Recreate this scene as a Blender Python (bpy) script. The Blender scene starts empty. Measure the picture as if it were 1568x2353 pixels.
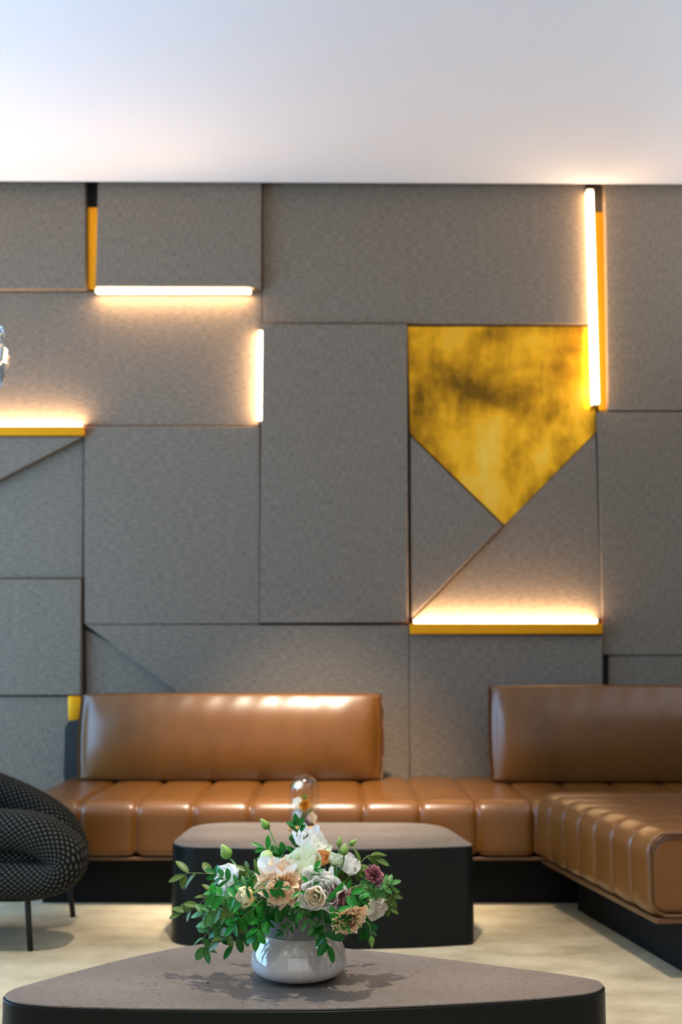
import bpy, bmesh, math, random
from mathutils import Vector, Matrix, noise as mnoise
random.seed(7)
SC = bpy.context.scene
COL = SC.collection
PI = math.pi

# ------------------------------------------------------------------ camera, light, exposure
EYE = 1.05
F = 2600.0                       # focal length in pixels of the 1568 px wide frame
TILT = math.atan(324.0 / F)      # the camera looks up a little
cam_data = bpy.data.cameras.new('camera')
cam = bpy.data.objects.new('camera', cam_data)
COL.objects.link(cam)
cam.location = (0, 0, EYE)
cam.rotation_euler = (PI / 2 + TILT, 0, 0)
cam_data.sensor_fit = 'HORIZONTAL'
cam_data.sensor_width = 24.0
cam_data.lens = F / 1568.0 * 24.0
cam_data.clip_start = 0.05
cam_data.dof.use_dof = True
cam_data.dof.focus_distance = 2.42
cam_data.dof.aperture_fstop = 3.4
SC.camera = cam
SC.view_settings.view_transform = 'Standard'
SC.view_settings.look = 'None'
SC.view_settings.exposure = 0.0
SC.view_settings.gamma = 1.0
SC.view_settings.use_curve_mapping = False

world = bpy.data.worlds.new('world')
SC.world = world
world.use_nodes = True
bg = world.node_tree.nodes['Background']
bg.inputs[0].default_value = (0.62, 0.74, 0.90, 1)
bg.inputs[1].default_value = 0.9

YW = 6.0                         # plane of the back wall, behind its panels
XL, XR, YF, ZC = -3.4, 3.4, -3.2, 3.55


def area_light(name, loc, rot, sx, sy, power, color):
    d = bpy.data.lights.new(name, 'AREA')
    d.shape = 'RECTANGLE'; d.size = sx; d.size_y = sy
    d.energy = power; d.color = color
    o = bpy.data.objects.new(name, d)
    o.location = loc; o.rotation_euler = rot
    COL.objects.link(o)
    return o


def spot_light(name, loc, target, power, color, angle, blend, radius):
    d = bpy.data.lights.new(name, 'SPOT')
    d.energy = power; d.color = color; d.spot_size = math.radians(angle)
    d.spot_blend = blend; d.shadow_soft_size = radius
    o = bpy.data.objects.new(name, d)
    o.location = loc
    v = Vector(target) - Vector(loc)
    o.rotation_euler = v.to_track_quat('-Z', 'Y').to_euler()
    COL.objects.link(o)
    return o


# daylight through the window on the left and the glazed front behind the camera
area_light('daylight_left', (XL + 0.03, 3.65, 1.35), (0, -PI / 2, 0), 2.1, 3.4, 205, (0.27, 0.58, 1.0))
area_light('daylight_front', (0.0, YF + 0.03, 1.7), (PI / 2, 0, 0), 5.2, 3.1, 20, (0.86, 0.93, 1.0))
# added unseen cool fill lights by the side walls brighten the ceiling
area_light('ceiling_fill_left', (XL + 0.15, 1.8, 2.95), (PI, math.radians(28), 0), 0.25, 7.5, 52, (0.86, 0.93, 1.0))
area_light('ceiling_fill_right', (XR - 0.15, 1.8, 2.95), (PI, -math.radians(28), 0), 0.25, 7.5, 150, (0.80, 0.89, 1.0))
# recessed ceiling spots over the tables and the sofa, plus an added bouquet fill
WARM = (1.0, 0.90, 0.76)
spot_light('ceiling_spot_table', (-0.08, 2.52, 3.52), (-0.08, 2.52, 0), 370, WARM, 80, 0.5, 0.025)
spot_light('bouquet_fill_spot', (0.35, 0.7, 3.5), (-0.08, 2.5, 0.5), 95, (1.0, 0.95, 0.88), 26, 0.8, 0.05)  # added unseen fill, brightens the flowers from the front
spot_light('ceiling_spot_back', (-0.15, 4.0, 3.50), (-0.15, 5.2, 0.43), 1250, (1.0, 0.85, 0.66), 40, 1.0, 0.06)


def at(px, py, Y=None, Z=None):
    """pixel of the photograph -> point of the room on the plane y = Y or z = Z"""
    u = (px - 784.0) / F
    v = -(py - 1176.5) / F
    d = Vector((u, math.cos(TILT) - math.sin(TILT) * v, math.sin(TILT) + math.cos(TILT) * v))
    k = (Y / d.y) if Y is not None else ((Z - EYE) / d.z)
    return Vector((0, 0, EYE)) + d * k


# ------------------------------------------------------------------ helpers
def obj(name, bm, m, parent=None, smooth=True, bevel=0.0, subsurf=0, loc=None):
    me = bpy.data.meshes.new(name)
    bmesh.ops.recalc_face_normals(bm, faces=bm.faces[:])
    bm.to_mesh(me); bm.free()
    for p in me.polygons: p.use_smooth = smooth
    for mm in (m if isinstance(m, (list, tuple)) else [m]): me.materials.append(mm)
    o = bpy.data.objects.new(name, me)
    COL.objects.link(o)
    if parent: o.parent = parent
    if loc is not None: o.location = loc
    if bevel:
        b = o.modifiers.new('bevel', 'BEVEL'); b.width = bevel; b.segments = 3
        b.limit_method = 'ANGLE'; b.angle_limit = math.radians(40); b.harden_normals = True
    if subsurf:
        s = o.modifiers.new('subsurf', 'SUBSURF'); s.levels = subsurf; s.render_levels = subsurf
    return o


def tag(o, label, cat, group=None, kind=None):
    o['label'] = label; o['category'] = cat
    if group: o['group'] = group
    if kind: o['kind'] = kind
    return o


def thing(name, label, cat, loc=(0, 0, 0), rotz=0.0, group=None):
    o = bpy.data.objects.new(name, None); COL.objects.link(o)
    o.empty_display_size = 0.05
    o.location = loc; o.rotation_euler = (0, 0, rotz)
    return tag(o, label, cat, group)


def struct(name, bm, m, label=None, cat=None, **k):
    o = obj(name, bm, m, **k); o['kind'] = 'structure'
    if label: o['label'] = label
    if cat: o['category'] = cat
    return o


def add_box(bm, x0, x1, y0, y1, z0, z1):
    v = [bm.verts.new((x, y, z)) for z in (z0, z1) for y in (y0, y1) for x in (x0, x1)]
    for f in ((0, 1, 3, 2), (4, 6, 7, 5), (0, 4, 5, 1), (2, 3, 7, 6), (0, 2, 6, 4), (1, 5, 7, 3)):
        bm.faces.new([v[i] for i in f])
    return v


def box_bm(*a):
    bm = bmesh.new(); add_box(bm, *a); return bm


def add_tube(bm, pts, r, seg=8, cap=True):
    """round tube along pts; r is a number or one per point"""
    pts = [Vector(p) for p in pts]
    n = len(pts)
    rs = r if isinstance(r, (list, tuple)) else [r] * n
    rings = []
    up = Vector((0.3, 0.2, 1)).normalized()
    for i in range(n):
        t = (pts[min(i + 1, n - 1)] - pts[max(i - 1, 0)])
        t = t.normalized() if t.length > 1e-9 else Vector((0, 0, 1))
        a = t.cross(up)
        if a.length < 1e-3: a = t.cross(Vector((1, 0, 0)))
        a.normalize(); b = t.cross(a).normalized()
        up = a.cross(t) if False else up
        rings.append([bm.verts.new(pts[i] + (a * math.cos(2 * PI * k / seg) + b * math.sin(2 * PI * k / seg)) * rs[i]) for k in range(seg)])
    for i in range(n - 1):
        for k in range(seg):
            bm.faces.new((rings[i][k], rings[i][(k + 1) % seg], rings[i + 1][(k + 1) % seg], rings[i + 1][k]))
    if cap:
        bm.faces.new(rings[0][::-1]); bm.faces.new(rings[-1])


def add_lathe(bm, prof, seg=48, cx=0, cy=0):
    rings = []
    for r, z in prof:
        if r < 1e-6: rings.append([bm.verts.new((cx, cy, z))])
        else: rings.append([bm.verts.new((cx + r * math.cos(2 * PI * k / seg), cy + r * math.sin(2 * PI * k / seg), z)) for k in range(seg)])
    for A, B in zip(rings[:-1], rings[1:]):
        for k in range(seg):
            k2 = (k + 1) % seg
            if len(A) == 1 and len(B) == 1: continue
            if len(A) == 1: bm.faces.new((A[0], B[k2], B[k]))
            elif len(B) == 1: bm.faces.new((A[k], A[k2], B[0]))
            else: bm.faces.new((A[k], A[k2], B[k2], B[k]))


def bez(p0, p1, p2, n=8):
    p0, p1, p2 = Vector(p0), Vector(p1), Vector(p2)
    return [(p0 * (1 - t) ** 2 + p1 * 2 * t * (1 - t) + p2 * t * t) for t in [i / n for i in range(n + 1)]]


def spline(pts, n=6):
    """Catmull-Rom through pts"""
    P = [Vector(p) for p in pts]
    P = [P[0] * 2 - P[1]] + P + [P[-1] * 2 - P[-2]]
    out = []
    for i in range(1, len(P) - 2):
        for j in range(n):
            t = j / n
            a, b, c, d = P[i - 1], P[i], P[i + 1], P[i + 2]
            out.append(0.5 * ((2 * b) + (c - a) * t + (2 * a - 5 * b + 4 * c - d) * t * t + (3 * b - a - 3 * c + d) * t ** 3))
    out.append(P[-2])
    return out


# ------------------------------------------------------------------ materials
def mat(name, color, rough=0.5, metal=0.0, spec=0.5, **k):
    m = bpy.data.materials.new(name); m.use_nodes = True
    b = m.node_tree.nodes['Principled BSDF']
    b.inputs['Base Color'].default_value = (*color, 1)
    b.inputs['Roughness'].default_value = rough
    b.inputs['Metallic'].default_value = metal
    b.inputs['Specular IOR Level'].default_value = spec
    for key, val in k.items(): b.inputs[key.replace('_', ' ')].default_value = val
    return m


def N(m, kind, **props):
    n = m.node_tree.nodes.new(kind)
    for k, v in props.items(): setattr(n, k, v)
    return n


def L(m, a, b): m.node_tree.links.new(a, b)


def noise_node(m, coord, scale, detail=4, vec_scale=None, rough=0.5, coord_node=None):
    tc = coord_node or N(m, 'ShaderNodeTexCoord')
    mp = N(m, 'ShaderNodeMapping')
    if vec_scale: mp.inputs['Scale'].default_value = vec_scale
    L(m, tc.outputs[coord], mp.inputs['Vector'])
    n = N(m, 'ShaderNodeTexNoise')
    n.inputs['Scale'].default_value = scale; n.inputs['Detail'].default_value = detail
    n.inputs['Roughness'].default_value = rough
    L(m, mp.outputs[0], n.inputs['Vector'])
    return n


def ramp(m, fac, stops):
    r = N(m, 'ShaderNodeValToRGB')
    e = r.color_ramp.elements
    while len(e) < len(stops): e.new(0.5)
    for i, (p, c) in enumerate(stops):
        e[i].position = p; e[i].color = (*c, 1)
    L(m, fac, r.inputs[0])
    return r


def bump(m, height, strength=0.3, dist=0.01):
    b = N(m, 'ShaderNodeBump'); b.inputs['Strength'].default_value = strength
    b.inputs['Distance'].default_value = dist
    L(m, height, b.inputs['Height'])
    L(m, b.outputs[0], m.node_tree.nodes['Principled BSDF'].inputs['Normal'])
    return b


def bsdf(m): return m.node_tree.nodes['Principled BSDF']


def fabric(name, stretch):
    m = mat(name, (0.16, 0.15, 0.145), 0.95, 0, 0.15)
    n1 = noise_node(m, 'Object', 78, 5, stretch, 0.7)
    n2 = noise_node(m, 'Object', 260, 2, (1, 1, 1), 0.7)
    mx = N(m, 'ShaderNodeMath', operation='ADD')
    h = N(m, 'ShaderNodeMath', operation='MULTIPLY'); h.inputs[1].default_value = 0.5
    L(m, n1.outputs[0], mx.inputs[0]); L(m, n2.outputs[0], mx.inputs[1]); L(m, mx.outputs[0], h.inputs[0])
    r = ramp(m, h.outputs[0], [(0.40, (0.132, 0.107, 0.077)), (0.60, (0.278, 0.212, 0.158))])
    L(m, r.outputs[0], bsdf(m).inputs['Base Color'])
    bump(m, h.outputs[0], 0.25, 0.002)
    return m


M_FAB_H = fabric('grey_weave_across', (0.35, 1, 1.5))
M_FAB_V = fabric('grey_weave_upright', (1.5, 1, 0.35))

M_CEIL = mat('ceiling_paint', (0.75, 0.77, 0.80), 0.85, 0, 0.2)
M_WALL = mat('wall_paint', (0.30, 0.29, 0.28), 0.9, 0, 0.2)
M_WALLR = mat('dark_wood_wall', (0.09, 0.065, 0.045), 0.6, 0, 0.3)
M_BACK = mat('dark_grey_wall', (0.05, 0.045, 0.042), 0.9, 0, 0.2)  # one even dark grey behind the panels
M_GAP = mat('black_recess', (0.012, 0.011, 0.010), 0.8, 0, 0.2)
M_FRAME = mat('window_frame_black', (0.02, 0.02, 0.022), 0.4)

M_FLOOR = mat('beige_carpet', (0.5, 0.44, 0.33), 0.97, 0, 0.1)
n1 = noise_node(M_FLOOR, 'Object', 3.2, 6, (1, 1.6, 1), 0.65)
n2 = noise_node(M_FLOOR, 'Object', 130, 3, None, 0.7)
r1 = ramp(M_FLOOR, n1.outputs[0], [(0.32, (0.42, 0.33, 0.195)), (0.68, (0.70, 0.58, 0.38))])
mx = N(M_FLOOR, 'ShaderNodeMixRGB', blend_type='MULTIPLY'); mx.inputs[0].default_value = 0.5
r2 = ramp(M_FLOOR, n2.outputs[0], [(0.3, (0.62, 0.62, 0.62)), (0.65, (1, 1, 1))])
L(M_FLOOR, r1.outputs[0], mx.inputs[1]); L(M_FLOOR, r2.outputs[0], mx.inputs[2])
L(M_FLOOR, mx.outputs[0], bsdf(M_FLOOR).inputs['Base Color'])
bump(M_FLOOR, n2.outputs[0], 0.5, 0.006)

M_BRASS = mat('brushed_brass', (0.88, 0.36, 0.015), 0.36, 1.0)
M_PLATE = mat('patinated_brass', (0.8, 0.5, 0.08), 0.36, 0.9)
na = noise_node(M_PLATE, 'Object', 3.4, 5, (1.1, 1, 1.0), 0.5)
nb = noise_node(M_PLATE, 'Object', 5, 5, (1.8, 1, 0.5), 0.6)
ad = N(M_PLATE, 'ShaderNodeMixRGB'); ad.inputs[0].default_value = 0.28
L(M_PLATE, na.outputs[0], ad.inputs[1]); L(M_PLATE, nb.outputs[0], ad.inputs[2])
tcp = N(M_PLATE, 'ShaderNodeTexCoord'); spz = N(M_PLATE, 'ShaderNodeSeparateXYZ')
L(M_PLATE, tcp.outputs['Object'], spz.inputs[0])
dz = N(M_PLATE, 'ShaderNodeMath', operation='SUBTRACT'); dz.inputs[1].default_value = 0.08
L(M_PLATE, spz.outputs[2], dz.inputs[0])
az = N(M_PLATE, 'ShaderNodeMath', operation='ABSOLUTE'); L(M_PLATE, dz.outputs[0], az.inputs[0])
mr = N(M_PLATE, 'ShaderNodeMapRange'); mr.inputs[1].default_value = 0.0; mr.inputs[2].default_value = 0.42  # tone darker around mid height, brighter towards top and lower tip
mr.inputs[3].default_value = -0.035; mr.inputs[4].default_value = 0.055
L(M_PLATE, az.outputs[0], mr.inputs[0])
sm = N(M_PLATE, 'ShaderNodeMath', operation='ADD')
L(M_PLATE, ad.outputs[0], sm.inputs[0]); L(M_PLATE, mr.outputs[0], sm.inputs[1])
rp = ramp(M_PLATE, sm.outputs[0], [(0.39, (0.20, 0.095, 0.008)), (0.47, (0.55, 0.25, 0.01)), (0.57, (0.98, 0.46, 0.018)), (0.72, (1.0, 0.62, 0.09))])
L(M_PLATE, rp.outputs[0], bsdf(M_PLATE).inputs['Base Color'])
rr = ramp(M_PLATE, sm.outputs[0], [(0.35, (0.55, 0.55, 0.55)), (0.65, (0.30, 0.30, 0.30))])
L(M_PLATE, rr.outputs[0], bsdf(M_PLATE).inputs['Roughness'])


def led(name, strength):
    m = mat(name, (1, 0.9, 0.75), 0.4)
    bsdf(m).inputs['Emission Color'].default_value = (1.0, 0.66, 0.36, 1)
    bsdf(m).inputs['Emission Strength'].default_value = strength
    return m


M_LED = led('warm_led_diffuser', 58)
M_LED_TALL = led('warm_led_diffuser_dimmed', 20)
M_HOUSING = mat('led_housing', (0.45, 0.30, 0.16), 0.5, 0.3)


def leather(name, color, rough):
    m = mat(name, color, rough, 0, 0.35)
    v = N(m, 'ShaderNodeTexVoronoi'); v.inputs['Scale'].default_value = 260
    tc = N(m, 'ShaderNodeTexCoord'); L(m, tc.outputs['Object'], v.inputs['Vector'])
    nn = noise_node(m, 'Object', 7, 4, (1, 1, 0.5), 0.6, tc)
    a = N(m, 'ShaderNodeMath', operation='MULTIPLY'); a.inputs[1].default_value = 6.0
    L(m, nn.outputs[0], a.inputs[0])
    s = N(m, 'ShaderNodeMath', operation='ADD')
    L(m, a.outputs[0], s.inputs[0]); L(m, v.outputs['Distance'], s.inputs[1])
    bump(m, s.outputs[0], 0.10, 0.004)
    c = ramp(m, nn.outputs[0], [(0.3, tuple(x * 0.86 for x in color)), (0.7, tuple(min(1, x * 1.12) for x in color))])
    L(m, c.outputs[0], bsdf(m).inputs['Base Color'])
    bsdf(m).inputs['Coat Weight'].default_value = 0.4; bsdf(m).inputs['Coat Roughness'].default_value = 0.28
    return m


M_LEATHER = leather('cognac_leather', (0.150, 0.054, 0.0085), 0.36)
M_PIPING = leather('cognac_piping', (0.12, 0.052, 0.018), 0.35)
M_BLACK = mat('black_plinth', (0.005, 0.006, 0.006), 0.6, 0, 0.15)
M_SUPPORT = mat('dark_grey_felt', (0.03, 0.028, 0.025), 0.85, 0, 0.2)

M_TSIDE = mat('black_lacquer', (0.005, 0.007, 0.007), 0.36, 0, 0.2)
M_TTOP = mat('speckled_brown_top', (0.3, 0.26, 0.24), 0.5, 0, 0.4)
tc = N(M_TTOP, 'ShaderNodeTexCoord')
sp = noise_node(M_TTOP, 'Object', 190, 2, (0.55, 1.0, 1), 0.5, tc)
cl = noise_node(M_TTOP, 'Object', 3.5, 4, (0.7, 1.4, 1), 0.6, tc)
r1 = ramp(M_TTOP, cl.outputs[0], [(0.3, (0.125, 0.104, 0.090)), (0.7, (0.175, 0.149, 0.129))])
r2 = ramp(M_TTOP, sp.outputs[0], [(0.33, (0.3, 0.25, 0.22)), (0.40, (1, 1, 1))])
mx = N(M_TTOP, 'ShaderNodeMixRGB', blend_type='MULTIPLY'); mx.inputs[0].default_value = 0.75
L(M_TTOP, r1.outputs[0], mx.inputs[1]); L(M_TTOP, r2.outputs[0], mx.inputs[2])
L(M_TTOP, mx.outputs[0], bsdf(M_TTOP).inputs['Base Color'])

M_GLAZE = mat('glossy_stone_glaze', (0.50, 0.46, 0.43), 0.07, 0, 0.6, IOR=1.8)
gn = noise_node(M_GLAZE, 'Object', 45, 3)
gr = ramp(M_GLAZE, gn.outputs[0], [(0.3, (0.54, 0.47, 0.415)), (0.7, (0.60, 0.53, 0.47))])
L(M_GLAZE, gr.outputs[0], bsdf(M_GLAZE).inputs['Base Color'])
M_RIM = mat('matt_grey_ceramic', (0.20, 0.195, 0.19), 0.75, 0, 0.3)
M_GLASS = mat('clear_glass', (1, 1, 1), 0.02)
_lf = N(M_GLASS, 'ShaderNodeLayerWeight'); _lp = N(M_GLASS, 'ShaderNodeMath', operation='POWER'); _lp.inputs[1].default_value = 4.0
L(M_GLASS, _lf.outputs['Facing'], _lp.inputs[0])
_lw = N(M_GLASS, 'ShaderNodeMath', operation='MULTIPLY_ADD'); _lw.inputs[1].default_value = 0.5; _lw.inputs[2].default_value = 0.04
L(M_GLASS, _lp.outputs[0], _lw.inputs[0])
_tr = N(M_GLASS, 'ShaderNodeBsdfTransparent'); _tr.inputs[0].default_value = (0.97, 0.98, 0.98, 1)
_gl = N(M_GLASS, 'ShaderNodeBsdfGlossy'); _gl.inputs['Roughness'].default_value = 0.03
_ms = N(M_GLASS, 'ShaderNodeMixShader')
L(M_GLASS, _lw.outputs[0], _ms.inputs[0]); L(M_GLASS, _tr.outputs[0], _ms.inputs[1]); L(M_GLASS, _gl.outputs[0], _ms.inputs[2])
L(M_GLASS, _ms.outputs[0], M_GLASS.node_tree.nodes['Material Output'].inputs[0])
M_CRYSTAL = mat('cut_crystal', (0.93, 0.98, 0.98), 0.03, 0, 0.5, Transmission_Weight=0.95, IOR=1.5)
M_WOODBASE = mat('honey_wood', (0.50, 0.24, 0.06), 0.45)
M_SOIL = mat('dark_moss', (0.02, 0.018, 0.02), 0.9)
M_STEEL = mat('black_steel', (0.012, 0.013, 0.014), 0.45, 0.3)

# houndstooth: pale flecks on black, set on the cloth's own uv
M_HOUND = mat('black_houndstooth', (0.02, 0.02, 0.02), 0.85, 0, 0.12)
uvn = N(M_HOUND, 'ShaderNodeUVMap')
mpn = N(M_HOUND, 'ShaderNodeMapping'); mpn.inputs['Scale'].default_value = (62, 62, 1); mpn.inputs['Rotation'].default_value = (0, 0, PI / 4)
sep = N(M_HOUND, 'ShaderNodeSeparateXYZ')
L(M_HOUND, uvn.outputs[0], mpn.inputs[0]); L(M_HOUND, mpn.outputs[0], sep.inputs[0])
hits = []
for ax in (0, 1):
    fr_ = N(M_HOUND, 'ShaderNodeMath', operation='FRACT'); lt = N(M_HOUND, 'ShaderNodeMath', operation='LESS_THAN'); lt.inputs[1].default_value = 0.5
    L(M_HOUND, sep.outputs[ax], fr_.inputs[0]); L(M_HOUND, fr_.outputs[0], lt.inputs[0]); hits.append(lt)
both = N(M_HOUND, 'ShaderNodeMath', operation='MULTIPLY')
L(M_HOUND, hits[0].outputs[0], both.inputs[0]); L(M_HOUND, hits[1].outputs[0], both.inputs[1])
ckr = ramp(M_HOUND, both.outputs[0], [(0.0, (0.003, 0.0035, 0.0035)), (1.0, (0.075, 0.075, 0.062))])
L(M_HOUND, ckr.outputs[0], bsdf(M_HOUND).inputs['Base Color'])


def uv_mat(name, stops, rough=0.5, trans=0.12, vein=None):
    """petal or leaf: colour along the petal's own length"""
    m = mat(name, stops[0][1], rough, 0, 0.35)
    uv = N(m, 'ShaderNodeUVMap'); sx = N(m, 'ShaderNodeSeparateXYZ')
    L(m, uv.outputs[0], sx.inputs[0])
    r = ramp(m, sx.outputs[1], stops)
    out = r.outputs[0]
    if vein:
        a = N(m, 'ShaderNodeMath', operation='SUBTRACT'); a.inputs[1].default_value = 0.5
        b = N(m, 'ShaderNodeMath', operation='ABSOLUTE')
        L(m, sx.outputs[0], a.inputs[0]); L(m, a.outputs[0], b.inputs[0])
        vr = ramp(m, b.outputs[0], [(0.02, (1, 1, 1)), (0.07, (0, 0, 0))])
        mx = N(m, 'ShaderNodeMixRGB'); L(m, vr.outputs[0], mx.inputs[0])
        L(m, out, mx.inputs[1]); mx.inputs[2].default_value = (*vein, 1)
        out = mx.outputs[0]
    L(m, out, bsdf(m).inputs['Base Color'])
    if trans:
        t = N(m, 'ShaderNodeBsdfTranslucent'); L(m, out, t.inputs[0])
        ms = N(m, 'ShaderNodeMixShader'); ms.inputs[0].default_value = trans
        o = m.node_tree.nodes['Material Output']
        L(m, bsdf(m).outputs[0], ms.inputs[1]); L(m, t.outputs[0], ms.inputs[2]); L(m, ms.outputs[0], o.inputs[0])
    return m


P_WHITE = uv_mat('white_petal', [(0.0, (0.55, 0.60, 0.28)), (0.2, (0.86, 0.85, 0.78)), (1, (0.93, 0.93, 0.92))], 0.55, 0.4)
P_GREENW = uv_mat('green_white_petal', [(0.0, (0.40, 0.55, 0.12)), (0.4, (0.70, 0.80, 0.50)), (1, (0.84, 0.89, 0.76))], 0.55, 0.3)
P_CREAM = uv_mat('cream_petal', [(0.0, (0.60, 0.40, 0.10)), (0.4, (0.86, 0.72, 0.46)), (1, (0.90, 0.84, 0.72))], 0.55, 0.3)
P_YELLOW = uv_mat('yellow_cream_petal', [(0.0, (0.6, 0.40, 0.06)), (0.5, (0.78, 0.62, 0.22)), (1, (0.82, 0.74, 0.48))], 0.55, 0.2)
P_PEACH = uv_mat('peach_petal', [(0.0, (0.62, 0.28, 0.06)), (0.55, (0.84, 0.50, 0.22)), (0.88, (0.88, 0.62, 0.38)), (1, (0.92, 0.80, 0.64))], 0.6, 0.3)
P_APRICOT = uv_mat('apricot_petal', [(0.0, (0.5, 0.16, 0.02)), (0.6, (0.78, 0.36, 0.07)), (1, (0.82, 0.52, 0.22))], 0.6, 0.2)
P_MAUVE = uv_mat('mauve_petal', [(0.0, (0.12, 0.03, 0.04)), (0.8, (0.24, 0.06, 0.085)), (1, (0.42, 0.17, 0.20))], 0.6, 0.15)
P_MIXED = uv_mat('mauve_peach_petal', [(0.0, (0.25, 0.06, 0.09)), (0.66, (0.40, 0.13, 0.17)), (0.80, (0.78, 0.50, 0.26)), (1, (0.88, 0.72, 0.50))], 0.6, 0.15)
P_BUD = uv_mat('green_bud', [(0.0, (0.07, 0.22, 0.025)), (0.6, (0.24, 0.42, 0.07)), (1, (0.46, 0.58, 0.20))], 0.45, 0.1)
G_DARK = uv_mat('deep_green_leaf', [(0.0, (0.006, 0.105, 0.009)), (1, (0.008, 0.135, 0.012))], 0.35, 0.18, (0.012, 0.15, 0.02))
G_MID = uv_mat('fresh_green_leaf', [(0.0, (0.014, 0.20, 0.016)), (1, (0.022, 0.25, 0.025))], 0.35, 0.2, (0.04, 0.29, 0.05))
G_OLIVE = uv_mat('olive_green_leaf', [(0.0, (0.065, 0.125, 0.014)), (1, (0.095, 0.165, 0.025))], 0.4, 0.2, (0.16, 0.22, 0.05))
G_PALE = uv_mat('pale_green_leaf', [(0.0, (0.055, 0.21, 0.045)), (1, (0.085, 0.26, 0.065))], 0.4, 0.2, (0.16, 0.33, 0.09))
G_STEM = mat('green_stem', (0.10, 0.24, 0.05), 0.5)
G_STEM_O = mat('olive_stem', (0.24, 0.28, 0.08), 0.5)

# ------------------------------------------------------------------ the setting
bm = box_bm(XL, XR, YF, YW + 0.12, -0.1, 0.0)
struct('floor', bm, M_FLOOR, 'mottled beige carpet floor', 'floor', smooth=False)
zceil = at(784, 420.5, Y=5.862).z
ZTOP = zceil + 0.14
bm = bmesh.new()            # the ceiling stops short of the wall: a narrow recess runs along its edge
for z_ in (zceil, zceil + 0.10):
    for x_, y_ in ((XL, YF), (XR, YF), (XR, 5.895), (XL, 5.822)): bm.verts.new((x_, y_, z_))
bm.verts.ensure_lookup_table()
for f in ((3, 2, 1, 0), (4, 5, 6, 7), (0, 1, 5, 4), (1, 2, 6, 5), (2, 3, 7, 6), (3, 0, 4, 7)): bm.faces.new([bm.verts[i] for i in f])
struct('ceiling', bm, M_CEIL, 'plain white plaster ceiling', 'ceiling', smooth=False)
bm = box_bm(XL, XR, 5.7, YW + 0.12, ZTOP, ZTOP + 0.05)
struct('trim_1', bm, M_GAP, 'dark soffit above the slot between ceiling and wall', 'trim', smooth=False)
bm = box_bm(XL, XR, YW, YW + 0.12, 0, ZTOP)
struct('wall_back', bm, M_BACK, 'dark wall behind the fabric panels', 'wall', smooth=False)
bm = box_bm(XR, XR + 0.12, YF, YW + 0.12, -0.1, zceil + 0.12)
struct('wall_right', bm, M_WALLR, 'dark wall to the right of the seating', 'wall', smooth=False)
bm = bmesh.new()            # left wall with its window opening
wy0, wy1, wz0, wz1 = 1.95, 5.35, 0.3, 2.4
add_box(bm, XL - 0.12, XL, YF, wy0, -0.1, zceil + 0.12); add_box(bm, XL - 0.12, XL, wy1, YW + 0.12, -0.1, zceil + 0.12)
add_box(bm, XL - 0.12, XL, wy0, wy1, -0.1, wz0); add_box(bm, XL - 0.12, XL, wy0, wy1, wz1, zceil + 0.12)
struct('wall_left', bm, M_WALL, 'grey wall with a tall window', 'wall', smooth=False)
bm = bmesh.new()            # glazed front wall behind the camera
fx0, fx1 = -2.65, 2.65
add_box(bm, XL, fx0, YF - 0.12, YF, -0.1, zceil + 0.12); add_box(bm, fx1, XR, YF - 0.12, YF, -0.1, zceil + 0.12)
add_box(bm, fx0, fx1, YF - 0.12, YF, -0.1, 0.12); add_box(bm, fx0, fx1, YF - 0.12, YF, 3.28, zceil + 0.12)
struct('wall_front', bm, M_WALL, 'wall with the glazed shopfront', 'wall', smooth=False)
bm = bmesh.new()
for i in range(5):
    y = wy0 + (wy1 - wy0) * i / 4
    add_box(bm, XL + 0.04, XL + 0.09, max(wy0, y - 0.03), min(wy1, y + 0.03), wz0, wz1)
struct('window_1', bm, M_FRAME, 'black framed window in the left wall', 'window', smooth=False)
bm = bmesh.new()
for i in range(8):
    x = fx0 + (fx1 - fx0) * i / 7
    add_box(bm, max(fx0, x - 0.04), min(fx1, x + 0.04), YF + 0.05, YF + 0.10, 0.12, 3.28)
struct('window_2', bm, M_FRAME, 'black framed glazed front', 'window', smooth=False)


# ------------------------------------------------------------------ wall panels
def prism(poly, y_front, y_back, bev):
    """poly: list of (x, z) on the front plane"""
    bm = bmesh.new()
    fv = [bm.verts.new((x, y_front, z)) for x, z in poly]
    bv = [bm.verts.new((x, y_back, z)) for x, z in poly]
    n = len(poly)
    ff = bm.faces.new(fv); bm.faces.new(bv[::-1])
    for i in range(n): bm.faces.new((fv[i], bv[i], bv[(i + 1) % n], fv[(i + 1) % n]))
    if bev:
        es = [e for e in bm.edges if abs(e.verts[0].co.y - y_front) < 1e-6 and abs(e.verts[1].co.y - y_front) < 1e-6]
        bmesh.ops.bevel(bm, geom=es, offset=bev, segments=4, profile=0.5, affect='EDGES')
    return bm


def panel(pix, d, label, m, name='wall_panel', cat='wall panel', group='grey fabric wall panels', bev=0.007):
    """upholstered slab standing d metres proud of the wall; pix are its corners in the photograph"""
    y = YW - d
    w = [at(px, py, Y=y) for px, py in pix]
    w = [(p.x, min(max(p.z, 0.004), ZTOP - 0.004)) for p in w]
    cx = sum(p[0] for p in w) / len(w); cz = sum(p[1] for p in w) / len(w)
    bm = prism([(x - cx, z - cz) for x, z in w], 0, d - 0.001, bev)
    o = obj(name, bm, m, smooth=True, loc=(cx, y, cz))
    for p in o.data.polygons: p.use_smooth = p.area < 0.02
    return tag(o, label, cat, group)


def rc(x0, y0, x1, y1): return [(x0, y1), (x1, y1), (x1, y0), (x0, y0)]


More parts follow.
